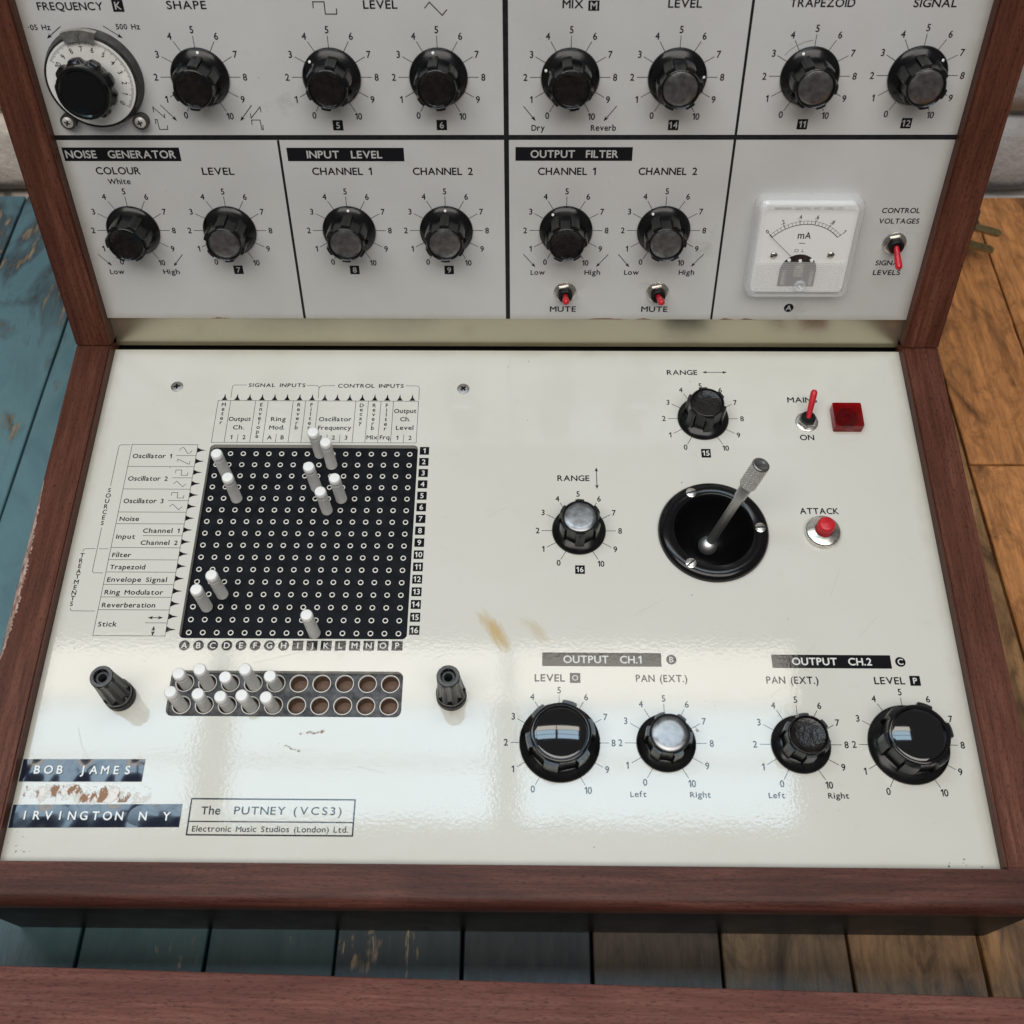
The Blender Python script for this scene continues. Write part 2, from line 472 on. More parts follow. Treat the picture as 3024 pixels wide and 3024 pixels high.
def sheet(outline, holes, z, wall):
    """flat sheet with holes cut through it and walls going down round the holes"""
    bm = bmesh.new(); edges = []
    loops = [outline] + holes
    for lp in loops:
        vs = [bm.verts.new((x, y, z)) for x, y in lp]
        edges += [bm.edges.new((vs[i], vs[(i + 1) % len(vs)])) for i in range(len(vs))]
    bmesh.ops.triangle_fill(bm, use_beauty=True, use_dissolve=False, edges=edges, normal=(0, 0, 1))
    mb = MB()
    bm.verts.index_update()
    mb.add([v.co[:] for v in bm.verts], [[v.index for v in f.verts] for f in bm.faces])
    bm.free()
    for lp in loops:
        n = len(lp)
        mb.add([(x, y, z) for x, y in lp] + [(x, y, z - wall) for x, y in lp], [[i, (i + 1) % n, (i + 1) % n + n, i + n] for i in range(n)])
    return mb

# ---------------------------------------------------------------- lettering (flat print)
GL = {}
def glyph(ch, bold):
    k = (ch, bold)
    if k in GL: return GL[k]
    if ch == '1':
        w = .05 + bold
        x = .25
        vs = [(x - w, 0), (x + w, 0), (x + w, .70), (x - w * .5, .70), (x - .20, .575 - bold * .5), (x - .20, .46 - bold), (x - w, .545 - bold)]
        r = ([(a, b) for a, b in vs], [list(range(7))], x - .20, x + w)
    else:
        c = bpy.data.curves.new('glyph', 'FONT'); c.body = ch; c.size = 1; c.offset = bold; c.resolution_u = 4
        o = bpy.data.objects.new('glyph', c); COL.objects.link(o)
        dg = bpy.context.evaluated_depsgraph_get()
        me = bpy.data.meshes.new_from_object(o.evaluated_get(dg))
        vs = [(v.co.x, v.co.y) for v in me.vertices]; fs = [list(p.vertices) for p in me.polygons]
        bpy.data.objects.remove(o); bpy.data.curves.remove(c); bpy.data.meshes.remove(me)
        r = (vs, fs, min(v[0] for v in vs), max(v[0] for v in vs))
    GL[k] = r
    return r
CAPH = None
def text(mb, s, x0, y, h, z, x1=None, **kw):
    bold = kw.pop('bold', .028)
    word(mb, s, x0, y, h, z, x1, bold=0, **kw)
    if bold > .006:                                   # heavier strokes: the same word laid again, a hair to each side
        d = bold * h
        for i, (dx, dy) in enumerate(((d, 0), (-d, 0), (0, d), (0, -d))):
            word(mb, s, x0 + dx, y + dy, h, z + .002 * (i + 1), x1 + dx if x1 is not None else None, bold=0, **kw)
    return mb
def word(mb, s, x0, y, h, z, x1=None, align='l', bold=.016, gap=.17, cond=1.0, rot=0.0, at=None):
    """lay out a word: cap height h, base line y, from x0 (to x1 when given)"""
    global CAPH
    if CAPH is None: CAPH = max(v[1] for v in glyph('H', 0)[0])
    k = h / CAPH
    adv = []
    for ch in s:
        if ch == ' ': adv.append(.52 * h); continue
        g = glyph(ch, bold); adv.append((g[3] - g[2]) * k * (1.1 if ch.islower() else 1))
    nat = sum(a * cond for a in adv) + gap * h * (len(s) - 1)
    sx = cond; gp = gap * h
    if x1 is not None:
        tw = x1 - x0
        sx = cond * min(1.15, max(.80, tw / nat))
        if len(s) > 1: gp = (tw - sum(a * sx for a in adv)) / (len(s) - 1)
        x = x0
    else:
        x = x0 - (nat / 2 if align == 'c' else 0)
    for ch, a in zip(s, adv):
        if ch != ' ':
            g = glyph(ch, bold); lx, ly = (1.1, 1.12) if ch.islower() else (1, 1)
            mb.add([(x + (vx - g[2]) * k * sx * lx, y + vy * k * ly, z) for vx, vy in g[0]], g[1])
        x += a * sx + gp
    return mb

# ================================================================ the setting: table, wall
table = empty('plank_table', 'old table top of teal painted and bare brown planks under the synthesizer', 'table')
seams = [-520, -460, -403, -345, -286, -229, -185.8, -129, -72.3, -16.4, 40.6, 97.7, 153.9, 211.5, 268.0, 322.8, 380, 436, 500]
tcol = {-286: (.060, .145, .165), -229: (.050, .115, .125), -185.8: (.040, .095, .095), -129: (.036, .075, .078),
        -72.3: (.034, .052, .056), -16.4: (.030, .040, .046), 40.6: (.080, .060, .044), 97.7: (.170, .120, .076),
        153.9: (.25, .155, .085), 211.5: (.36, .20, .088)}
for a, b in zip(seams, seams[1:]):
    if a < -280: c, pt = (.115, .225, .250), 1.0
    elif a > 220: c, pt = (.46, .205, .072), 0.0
    else: c, pt = tuple(k * .72 for k in tcol[a]), (1.0 if a < -20 else (.62 if a < 0 else (.3 if a < 41 else 0.0)))  # own plank tones, darkened to put the shade of the front slot into them
    spans = [(-420, 490)]
    if a == 268.0: spans = [(-420, 251.6), (253.2, 490)]
    if a == -185.8: spans = [(-420, 120), (121.2, 490)]
    for y0, y1 in spans:
        g = .75 + random.uniform(-.2, .25)
        mb = MB()
        cx, cy = (a + b) / 2, (y0 + y1) / 2
        hx, hy = (b - a) / 2 - g, (y1 - y0) / 2
        lvl = random.uniform(-.5, 0)
        n = 26
        rag = [random.uniform(-.28, .28) for _ in range(2 * n + 2)]
        poly = [(hx + rag[i], -hy + 2 * hy * i / n) for i in range(n + 1)] + [(-hx + rag[n + 1 + i], hy - 2 * hy * i / n) for i in range(n + 1)]
        vs = [(x, y, -28) for x, y in poly] + [(x, y, lvl - .5) for x, y in poly] + [(x - math.copysign(.5, x), y - math.copysign(.4, y), lvl) for x, y in poly]
        N = len(poly)
        fs = [[i, (i + 1) % N, (i + 1) % N + N * 1, i + N] for i in range(N)] + [[i + N, (i + 1) % N + N, (i + 1) % N + 2 * N, i + 2 * N] for i in range(N)] + [[i + 2 * N for i in range(N)]]
        mb.add(vs, fs)
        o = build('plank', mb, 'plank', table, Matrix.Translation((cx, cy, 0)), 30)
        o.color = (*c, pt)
build('underframe', MB().box(-515, 495, -415, 485, -40, -9), 'hole', table, None, 0)

wall = empty('brick_wall', 'rough limewashed brick wall behind the table', 'wall')
build('mortar_bed', MB().box(-800, 800, 512, 560, -420, 700), 'mortar', wall, None, 0)
bt = []
for v in range(4):
    bm = bmesh.new()
    bmesh.ops.create_cube(bm, size=1)
    bmesh.ops.subdivide_edges(bm, edges=bm.edges[:], cuts=4, use_grid_fill=True)
    for q in bm.verts:
        c = q.co
        e = (abs(c.x * 2) ** 8 + abs(c.z * 2) ** 8)
        c.y += .12 * max(0, e - .2) * (1 if c.y < 0 else 0) + random.uniform(-.04, .04)
        c.x += random.uniform(-.006, .006); c.z += random.uniform(-.022, .022)
        c.x *= 210 * MM; c.y *= 40 * MM; c.z *= 57 * MM
    me = bpy.data.meshes.new('brick'); bm.to_mesh(me); bm.free()
    for p in me.polygons: p.use_smooth = True
    me.materials.append(M['brick']); bt.append(me)
row = 0
z = -76 - 66 * 4
while z < 420:
    x = -700 + (110 if row % 2 else 0)
    while x < 700:
        o = bpy.data.objects.new('brick', random.choice(bt)); COL.objects.link(o); o.parent = wall
        o.location = ((x + random.uniform(-2, 2)) * MM, (522 + random.uniform(-4, 4)) * MM, (z + 33 + random.uniform(-1, 1)) * MM)
        o.rotation_euler = (random.uniform(-.02, .02), random.uniform(-.01, .01), random.uniform(-.02, .02))
        k = random.uniform(.86, 1.05)
        base = (.84, .72, .62) if x < 0 else (.60, .60, .61)
        o.color = (base[0] * k, base[1] * k, base[2] * k, 1)
        x += 220
    z += 66; row += 1

# ================================================================ the synthesizer
syn = empty('synthesizer', 'mahogany cased analogue synthesizer with grey knob panel and cream patch panel', 'synthesizer')

# --- case
CT = 18.0                                            # thickness of the case timber
def upt(s, n): v = Matrix.Rotation(TH, 4, 'X') @ Vector((0, s, n)); return (PD + 1.79 + v.y, v.z)
a = upt(0, 6); b = upt(232, 6); c = upt(232, -120)
t6 = (6 - a[1]) / (b[1] - a[1])
inner = (a[0] + (b[0] - a[0]) * t6, 6)
def board_mesh(poly, x0, x1, bev=.8):
    bm = bmesh.new()
    f = bm.faces.new([bm.verts.new((x0, y, z)) for y, z in poly])
    r = bmesh.ops.extrude_face_region(bm, geom=[f])
    for v in r['geom']:
        if isinstance(v, bmesh.types.BMVert): v.co.x = x1
    bmesh.ops.recalc_face_normals(bm, faces=bm.faces[:])
    bmesh.ops.bevel(bm, geom=bm.edges[:], offset=bev, segments=2, affect='EDGES')
    for v in bm.verts: v.co *= MM
    me = bpy.data.meshes.new('board'); bm.to_mesh(me); bm.free()
    return me
s6 = 6 / math.tan(TH) + 6 / math.sin(TH) - 1.79 * 0          # where the two front faces meet, measured up the knob panel
cheeks = []
inv = (PANEL.inverted() @ UPPER).inverted()
jn = inv @ Vector((0, inner[0], inner[1]))
for x0, x1 in ((-HW - CT, -HW - .05), (HW + .05, HW + CT)):
    cheeks.append(finish('side_cheek', board_mesh([(-1.2, -14), (-1.2, 6), (inner[0] - .05, 6), (PD + 150, -30), (PD + 150, -75), (4, -14)], x0, x1), 'mahogany_y', syn, PANEL, 35))
    finish('upright_cheek', board_mesh([(jn.y + .05, 6), (232, 6), (232, -120), (jn.y - 60, -120), (jn.y - 20, -40)], x0, x1), 'mahogany_y', syn, UPPER, 35)
# worn outer edge of one cheek: pale splinters
rnd = random.Random(5)
def worn_mat():
    m, nt, p = new_mat('worn_raw_edge')
    n = noise(nt, 1, 6, .7, objvec(nt, (700, 160, 700)))
    lk(nt, ramp(nt, n, [(.36, (.12, .05, .04)), (.52, (.36, .24, .20)), (.66, (.56, .44, .40))]), p.inputs['Base Color'])
    p.inputs['Roughness'].default_value = .75
    bump(nt, p, n, 1.0, .0006)
    return m
M['splinter'] = worn_mat()
mb = MB(); L_, R_ = [], []
for i in range(121):
    y = 84 + 92 * i / 120; e = math.sin(math.pi * i / 120) ** .8
    L_.append((-HW - CT - .02, y)); R_.append((-HW - CT + .75 + e * (1.2 + 2.6 * (1 - i / 120)) * rnd.uniform(.55, 1.1), y))
for i in range(120):
    mb.add([(*L_[i], 5.2), (L_[i][0] + .8, L_[i][1], 6.04), (*R_[i], 6.04), (*L_[i + 1], 5.2), (L_[i + 1][0] + .8, L_[i + 1][1], 6.04), (*R_[i + 1], 6.04)], [[0, 1, 4, 3], [1, 2, 5, 4]])
build('worn_edge', mb, 'splinter', cheeks[0], PANEL, 0)
# front rail
rail = [(-1.2, -13), (-1.2, 6)] + [(-12.3 - 5.2 * math.sin(R(t)), .8 + 5.2 * math.cos(R(t))) for t in range(0, 91, 10)] + [(-17.3, -6.5), (-16.0, -12.6), (-13, -13)]
mb = MB()
n = len(rail)
mb.add([(-HW - CT - 1, y, z) for y, z in rail] + [(HW + CT + 1, y, z) for y, z in rail],
       [[i, i + n, (i + 1) % n + n, (i + 1) % n] for i in range(n)] + [list(range(n)), list(range(2 * n - 1, n - 1, -1))])
build('rail', mb, 'mahogany_x', syn, PANEL, 50)
# plinth: narrower towards the table
mb = MB()
bot = [(-214, -11), (214, -11), (214, 330), (-214, 330)]; top = [(-220, -13.5), (220, -13.5), (220, 335), (-220, 335)]
mb.add([(x, y, .3) for x, y in bot] + [(x, y, 46 if y < 0 else 66) for x, y in top], [[0, 1, 5, 4], [1, 2, 6, 5], [2, 3, 7, 6], [3, 0, 4, 7], [4, 5, 6, 7], [3, 2, 1, 0]])
build('plinth', mb, 'plinth', syn, None, 0)
mb = MB(); mb.box(-HW, HW, 0, 232, -110, -100)
build('back_board', mb, 'mahogany_x', syn, UPPER, 0)

# --- patch panel (cream)
MX, MY, MP = -141.79, 196.77, 6.35                    # matrix hole A1 and pitch
MZ = -3.0
cut_m = rrect(-145.15, -42.35, 97.6, 200.3, 2.4)
cut_t = rrect(-145.5, -42.85, 61.4, 82.35, 3.0)
JX, JY = 99.1, 152.4
patch = build('patch_panel', sheet([(-HW, -2), (HW, -2), (HW, PD), (-HW, PD)], [cut_m, cut_t, circle(JX, JY, 19, 40)], 0, 4), 'cream', syn, PANEL, 0)
knobp = build('knob_panel', MB().box(-HW, HW, 17.5, 226, -1.6, 0), 'grey', syn, UPPER, 0)
build('metal_strip', MB().box(-HW, HW, -.4, 19, -4.5, -2.2), 'strip', syn, UPPER, 0)
build('gap_shade_strip', MB().box(-HW, HW, PD, PD + 6, -9, -4), 'hole', syn, PANEL, 0)  # black strip standing in for the shade in the gap between the panels
# flaked lip along the lower edge of the knob panel
mb = MB()
for xa, xb in ((108, 116), (118, 128), (40, 62), (-150, -140), (66, 74)):
    k = 10; pts = [(xa + (xb - xa) * i / k, 17.45 + rnd.uniform(.1, .9) * math.sin(math.pi * i / k)) for i in range(k + 1)]
    mb.flat([(xa, 17.4)] + pts + [(xb, 17.4)], .04)
M['rust'] = simple('rusty_flake', (.19, .09, .045), .8)
build('flaked_edge', mb, 'rust', knobp, UPPER, 0)

PZ = .05
def printed(name, mb, parent, mat=None):
    mat = mat or ('ink' if parent is patch else 'ink_matt')
    return build(name, mb, mat, parent, PANEL if parent is patch else UPPER, 0)

CAP = [('FREQUENCY', 'U', -194.5, -167.0, 167.25, 3.1), ('·05 Hz', 'U', -201.08, -191.48, 159.24, 2.14), ('500 Hz', 'U', -163.47, -153.39, 159.49, 2.14), ('SHAPE', 'U', -140.1, -123.67, 167.66, 3.2),
       ('LEVEL', 'U', -57.87, -43.72, 167.75, 3.3), ('MIX', 'U', 25.17, 33.7, 167.91, 3.25), ('LEVEL', 'U', 69.03, 82.93, 168.09, 3.24), ('TRAPEZOID', 'U', 119.41, 146.22, 168.32, 3.24), ('SIGNAL', 'U', 170.52, 188.25, 168.22, 3.23),
       ('COLOUR', 'U', -188.57, -168.14, 94.8, 3.4), ('White', 'U', -184.3, -173.87, 89.97, 2.5), ('LEVEL', 'U', -139.37, -124.63, 94.63, 3.4), ('CHANNEL 1', 'U', -88.35, -60.91, 94.66, 3.4), ('CHANNEL 2', 'U', -41.86, -14.32, 94.7, 3.4),
       ('CHANNEL 1', 'U', 15.8, 42.29, 94.78, 3.39), ('CHANNEL 2', 'U', 62.05, 88.81, 94.83, 3.38), ('Low', 'U', -195.12, -188.23, 42.77, 2.5), ('High', 'U', -168.62, -160.7, 42.84, 2.5), ('Dry', 'U', 12.65, 18.47, 115.62, 2.5), ('Reverb', 'U', 39.2, 50.34, 115.65, 2.5),
       ('Low', 'U', 12.77, 19.68, 42.88, 2.5), ('High', 'U', 39.27, 46.86, 42.94, 2.5), ('Low', 'U', 58.76, 65.82, 42.99, 2.5), ('High', 'U', 85.54, 93.03, 43.05, 2.5), ('MUTE', 'U', 22.67, 35.6, 21.9, 3.0), ('MUTE', 'U', 68.68, 81.75, 21.95, 3.0),
       ('CONTROL', 'U', 177.81, 195.47, 76.0, 2.5), ('VOLTAGES', 'U', 177.51, 196.37, 70.61, 2.5), ('SIGNAL', 'U', 180.72, 193.65, 48.48, 2.55), ('LEVELS', 'U', 180.58, 193.77, 43.19, 2.55),
       ('Oscillator 1', 'L', -182.5, -163.33, 192.21, 2.35), ('Oscillator 2', 'L', -182.5, -163.26, 179.38, 2.35), ('Oscillator 3', 'L', -182.5, -163.33, 166.9, 2.35), ('Noise', 'L', -182.6, -173.41, 157.19, 2.2), ('Input', 'L', -182.5, -173.68, 147.66, 2.2),
       ('Channel 1', 'L', -170.32, -153.09, 150.88, 2.2), ('Channel 2', 'L', -170.39, -152.97, 144.5, 2.2), ('Filter', 'L', -182.6, -173.83, 137.99, 2.2), ('Trapezoid', 'L', -182.5, -166.14, 131.71, 2.2), ('Envelope Signal', 'L', -182.6, -154.97, 125.28, 2.2),
       ('Ring Modulator', 'L', -182.6, -155.64, 118.88, 2.2), ('Reverberation', 'L', -182.6, -158.24, 112.44, 2.2), ('Stick', 'L', -182.6, -174.11, 103.03, 2.2), ('SIGNAL INPUTS', 'L', -130.57, -101.75, 234.92, 2.15), ('CONTROL INPUTS', 'L', -85.0, -51.56, 234.66, 2.2),
       ('The', 'L', -123.54, -115.66, 19.26, 3.18), ('PUTNEY', 'L', -109.82, -88.55, 19.38, 3.18), ('(VCS3)', 'L', -85.02, -65.13, 19.4, 3.18), ('Electronic Music Studios (London) Ltd.', 'L', -126.3, -61.8, 12.25, 2.2),
       ('LEVEL', 'L', 15.19, 28.38, 78.25, 3.25), ('PAN (EXT.)', 'L', 59.65, 82.1, 78.35, 3.2), ('Left', 'L', 55.07, 61.67, 27.86, 2.2), ('Right', 'L', 80.0, 88.52, 27.82, 2.2), ('PAN (EXT.)', 'L', 116.81, 139.48, 77.95, 3.2), ('LEVEL', 'L', 164.03, 177.37, 77.97, 3.2),
       ('Left', 'L', 112.71, 119.36, 27.8, 2.2), ('Right', 'L', 137.41, 145.97, 27.86, 2.2), ('RANGE', 'L', 82.77, 98.21, 243.27, 2.9), ('RANGE', 'L', 26.19, 41.59, 180.29, 3.0), ('MAINS', 'L', 142.38, 157.13, 226.48, 3.1), ('ON', 'L', 146.15, 153.04, 204.15, 3.0), ('ATTACK', 'L', 141.34, 159.61, 162.69, 3.1)]
for s, w, x0, x1, y, h in CAP:
    if s.startswith('·'):
        mb = MB(); mb.flat(circle(x0 + .3, y + h * .5, .25, 8), PZ); text(mb, s[1:], x0 + 1.1, y, h, PZ, x1)
    elif s.startswith('The') or s[0] == 'E' and len(s) > 30 or s in ('PUTNEY', '(VCS3)'):
        mb = text(MB(), s, x0, y, h, PZ, x1, bold=.016)
    else:
        mb = text(MB(), s, x0, y, h, PZ, x1)
    printed('printed_caption', mb, patch if w == 'L' else knobp)

def badge(s, cx, cy, w, h, th, parent, round_=False, ink='grey_ink', x0=None, x1=None):
    mb = MB()
    mb.flat(circle(cx, cy, w / 2, 28) if round_ else [(cx - w / 2, cy - h / 2), (cx + w / 2, cy - h / 2), (cx + w / 2, cy + h / 2), (cx - w / 2, cy + h / 2)], PZ)
    mb.mi = 1
    if x0 is None: text(mb, s, cx, cy - th / 2, th, PZ + .04, align='c', bold=.022, gap=.26)
    else: text(mb, s, x0, cy - th / 2, th, PZ + .04, x1, bold=.03)
    return build('lettered_badge', mb, ['ink' if parent is patch else 'ink_matt', ink], parent, PANEL if parent is patch else UPPER, 0)
badge('NOISE  GENERATOR', -174.7, 104.4, 53.7, 6.5, 3.5, knobp, x0=-200.4, x1=-150.1)
badge('INPUT  LEVEL', -72.1, 104.4, 53.4, 6.4, 3.4, knobp, x0=-89.8, x1=-55.5)
badge('OUTPUT  FILTER', 32.0, 104.75, 53.2, 6.5, 3.4, knobp, x0=12.35, x1=52.05)
badge('OUTPUT  CH.1', 44.85, 88.6, 52.8, 6.4, 3.4, patch, ink='white_ink', x0=27.9, x1=62.4)
badge('OUTPUT  CH.2', 146.4, 88.3, 52.6, 6.3, 3.3, patch, ink='white_ink', x0=129.05, x1=164.06)
badge('B', 75.7, 88.75, 4.6, 4.6, 2.5, patch, True, 'white_ink'); badge('C', 176.82, 88.36, 4.6, 4.6, 2.6, patch, True, 'white_ink')
badge('O', 32.9, 79.95, 4.6, 4.6, 2.4, patch, ink='white_ink'); badge('P', 181.85, 79.6, 4.6, 4.6, 2.6, patch, ink='white_ink')
badge('15', 99.13, 196.3, 4.6, 5.0, 2.7, patch, ink='white_ink'); badge('16', 36.1, 132.75, 4.5, 4.4, 2.5, patch, ink='white_ink')
badge('K', -160.6, 169.0, 4.7, 4.9, 3.0, knobp); badge('M', 38.15, 168.9, 4.6, 4.1, 2.9, knobp)
for s, x, y in (('5', -74.07, 118.0), ('6', -27.54, 118.15), ('14', 75.9, 118.2), ('11', 133.2, 118.6), ('12', 179.2, 119.1), ('7', -131.24, 45.25), ('8', -73.85, 45.3), ('9', -27.3, 45.4)):
    badge(s, x, y, 4.6, 4.7, 2.8, knobp)
badge('A', 142.6, 24.4, 4.8, 4.8, 2.8, knobp, True)
for r in range(16):
    badge(str(r + 1), -39.1, 197.02 - r * 6.331, 4.6, 4.5, 2.6, patch, ink='white_ink')
for k in range(16):
    badge(chr(65 + k), -141.9 + k * 6.367, 94.1 + .03 * k, 4.9, 4.7, 2.7, patch, k < 8, 'white_ink')

# dividing lines of the knob panel
mb = MB().flat([(-HW, 111.1), (HW, 111.6), (HW, 113.9), (-HW, 113.4)], PZ); printed('divider_line', mb, knobp, 'line')
mb = MB().flat([(-102.75, 17.6), (-101.5, 17.6), (-101.5, 111.1), (-102.6, 111.1)], PZ + .01); printed('divider_line', mb, knobp, 'line')
mb = MB().flat([(.4, 17.6), (2.5, 17.6), (2.4, 226), (0, 226)], PZ + .02); printed('divider_line', mb, knobp, 'line')
mb = MB().flat([(103.9, 17.6), (105.0, 17.6), (104.6, 226), (103.4, 226)], PZ + .02); printed('divider_line', mb, knobp, 'line')

# small wave-form and arrow marks
def mark(strokes, parent, w=.42, arrows=(), closed=False):
    mb = MB()
    for p in strokes: mb.stroke(p, w, PZ, closed)
    for a, b, both in arrows: mb.arrow(a, b, .34, PZ, both=both)
    return printed('printed_symbol', mb, parent)
mark([], knobp, arrows=[((-186.99, 160.71), (-194.13, 155.76), 0)]); mark([], knobp, arrows=[((-168.89, 160.88), (-161.57, 155.78), 0)])
mark([[(-78.9, 167.9), (-78.8, 170.48), (-74.1, 170.48), (-74.1, 165.6), (-69.3, 165.6), (-69.2, 167.9)]], knobp)
mark([[(-32.44, 167.88), (-30.26, 170.31), (-25.11, 165.08), (-23.02, 167.39)]], knobp)
for q in (((-198.74, 53.74), (-193.28, 47.33)), ((-157.28, 53.54), (-162.82, 47.21)), ((9.0, 126.65), (14.49, 120.03)), ((50.23, 126.82), (44.63, 119.88)), ((9.11, 54.08), (15.06, 47.03)),
          ((50.39, 54.08), (44.68, 47.2)), ((55.24, 54.18), (60.98, 47.14)), ((96.59, 54.27), (91.03, 47.4)), ((-151.99, 127.22), (-145.96, 119.95)), ((-111.43, 127.08), (-117.55, 119.96))):
    mark([], knobp, arrows=[(q[0], q[1], 0)])
mark([[(-155.6, 123.9), (-155.5, 126.3), (-151.2, 121.4), (-151.0, 123.2)]], knobp, .35)
mark([[(-155.8, 118.5), (-155.7, 120.6), (-154.8, 120.6), (-154.7, 116.1), (-151.0, 116.1), (-150.9, 118.0)]], knobp, .35)
mark([[(-112.6, 123.4), (-112.5, 121.3), (-107.8, 126.3), (-107.7, 123.9)]], knobp, .35)
mark([[(-112.6, 118.2), (-112.5, 120.4), (-108.7, 120.4), (-108.6, 116.1), (-107.9, 116.1), (-107.8, 118.2)]], knobp, .35)
mark([], patch, arrows=[((100.83, 244.87), (113.43, 244.9), 1)]); mark([], patch, arrows=[((45.11, 187.94), (45.19, 175.81), 1)])
mark([], patch, arrows=[((-160.64, 107.43), (-153.6, 107.45), 1)]); mark([], patch, arrows=[((-157.1, 103.47), (-157.1, 98.4), 1)])
mark([[(-160.1 + 6.4 * i / 20, 196.7 + 1.75 * math.sin(2 * math.pi * i / 20)) for i in range(21)]], patch, .24)
mark([[(-160.1, 190.2), (-160.0, 191.7), (-154.0, 188.7), (-153.8, 190.6)]], patch, .24)
for dy in (0, -12.68):
    mark([[(-160.0, 183.8 + dy), (-160.0, 185.5 + dy), (-157.1, 185.5 + dy), (-157.0, 182.5 + dy), (-154.0, 182.5 + dy), (-153.9, 184.1 + dy)]], patch, .24)
    mark([[(-160.0, 177.7 + dy), (-158.6, 179.15 + dy), (-155.3, 176.05 + dy), (-153.8, 177.75 + dy)]], patch, .24)
# table of signal sources
def ry(r): return MY + .15 + 3.17 - (r - 1) * 6.345          # line above row r
mb = MB()
mb.stroke([(-184.0, ry(1)), (-151.35, ry(1)), (-151.35, ry(17)), (-184.0, ry(17))], .22, PZ, True)
for r in (3, 5, 7, 8, 10, 11, 12, 13, 14, 15): mb.stroke([(-183.85, ry(r)), (-151.5, ry(r))], .22, PZ)
for r, x in ((2, -161.2), (4, -161.2), (6, -161.2), (9, -170.1), (16, -161.4)): mb.stroke([(x, ry(r)), (-151.5, ry(r))], .22, PZ)
printed('source_table', mb, patch)
mb = MB()
for r in range(16):
    y = MY + .1 - r * 6.345; mb.flat([(-151.2, y + 1.45), (-151.2, y - 1.45), (-149.4, y - .5), (-146.9, y), (-149.4, y + .5)], PZ)
printed('row_pointers', mb, patch)
mb = MB()
for r in range(16):
    x = -141.85 + r * 6.345; mb.flat([(x - 1.5, 226.75), (x + 1.5, 226.75), (x + .5, 228.4), (x, 230.7), (x - .5, 228.4)], PZ)
printed('column_pointers', mb, patch)
def cx_(k): return MX - 3.17 + k * 6.345
mb = MB()
mb.stroke([(cx_(0), 226.5), (cx_(16), 226.4), (cx_(16), 201.6), (cx_(0), 201.45)], .22, PZ, True)
for k in (1, 3, 4, 6, 7, 8, 11, 12, 13, 14): mb.stroke([(cx_(k), 226.3), (cx_(k), 201.7)], .22, PZ)
for k in (2, 5, 9, 10, 15): mb.stroke([(cx_(k), 206.4), (cx_(k), 201.7)], .22, PZ)
printed('column_table', mb, patch)
def stack(s, x, y0, y1, h):
    mb = MB()
    for i, ch in enumerate(s):
        y = y0 + (y1 - y0) * i / (len(s) - 1); text(mb, ch, x, y - h / 2, h, PZ, align='c', bold=.026)
    return printed('printed_caption', mb, patch)
def cc(k): return MX + k * 6.345
stack('Meter', cc(0), 224.0, 213.2, 2.1); stack('Envelope', cc(3), 224.0, 205.2, 2.1); stack('Reverb', cc(6), 224.0, 210.4, 2.1); stack('Filter', cc(7), 224.0, 210.4, 2.1)
stack('Decay', cc(11), 223.8, 213.4, 2.1); stack('Reverb', cc(12), 223.8, 210.2, 2.1); stack('Filter', cc(13), 223.8, 209.9, 2.1)
stack('SOURCES', -190.5, 174.0, 156.0, 2.2); stack('TREATMENTS', -196.75, 138.8, 114.1, 2.2)
for s, x0, x1, y in (('Output', -138.1, -127.1, 214.2), ('Ch.', -135.3, -129.8, 209.2), ('Ring', -116.9, -109.5, 214.2), ('Mod.', -117.2, -109.6, 209.2), ('Oscillator', -92.8, -76.6, 214.25), ('Frequency', -92.8, -76.3, 209.15),
                      ('Mix', -68.2, -62.7, 203.6), ('Frq.', -61.6, -56.1, 203.6), ('Output', -55.4, -44.3, 219.3), ('Ch.', -52.1, -47.1, 214.4), ('Level', -53.9, -45.3, 209.3)):
    printed('printed_caption', text(MB(), s, x0, y, 2.3, PZ, x1, bold=.026), patch)
for s, k in (('1', 1), ('2', 2), ('A', 4), ('B', 5), ('1', 8), ('2', 9), ('3', 10), ('1', 14), ('2', 15)):
    printed('printed_caption', text(MB(), s, cc(k), 203.4, 2.3, PZ, align='c', bold=.026), patch)
def corner(p, q, r, k=4):   # rounded turn
    return [((1 - t) ** 2 * p[0] + 2 * t * (1 - t) * q[0] + t * t * r[0], (1 - t) ** 2 * p[1] + 2 * t * (1 - t) * q[1] + t * t * r[1]) for t in [i / k for i in range(k + 1)]]
mb = MB()
mb.stroke([(-184.9, 199.85)] + corner((-189.0, 199.85), (-190.4, 199.85), (-190.4, 198.4)) + [(-190.4, 176.4)], .22, PZ)
mb.stroke([(-190.4, 153.5)] + corner((-190.4, 131.2), (-190.4, 129.8), (-189.0, 129.8)) + [(-185.2, 129.75)], .22, PZ)
mb.stroke([(-185.2, 142.3), (-189.6, 142.3)], .22, PZ)
mb.stroke([(-191.2, 142.3)] + corner((-195.6, 142.3), (-196.85, 142.3), (-196.85, 140.8)), .22, PZ)
mb.stroke(corner((-196.85, 112.0), (-196.85, 110.6), (-195.5, 110.6)) + [(-185.3, 110.55)], .22, PZ)
mb.stroke([(-138.8, 228.1)] + corner((-138.85, 234.8), (-138.85, 236.05), (-137.4, 236.05)) + [(-131.7, 236.05)], .22, PZ)
mb.stroke([(-100.9, 235.95)] + corner((-96.2, 235.9), (-94.8, 235.9), (-94.6, 234.4)) + [(-94.4, 227.8)], .22, PZ)
mb.stroke(corner((-94.35, 234.2), (-94.1, 235.8), (-92.6, 235.8)) + [(-86.6, 235.8)], .22, PZ + .01)
mb.stroke([(-50.4, 235.85)] + corner((-45.0, 235.8), (-43.55, 235.8), (-43.5, 234.3)) + [(-43.4, 227.3)], .22, PZ)
printed('bracket_lines', mb, patch)
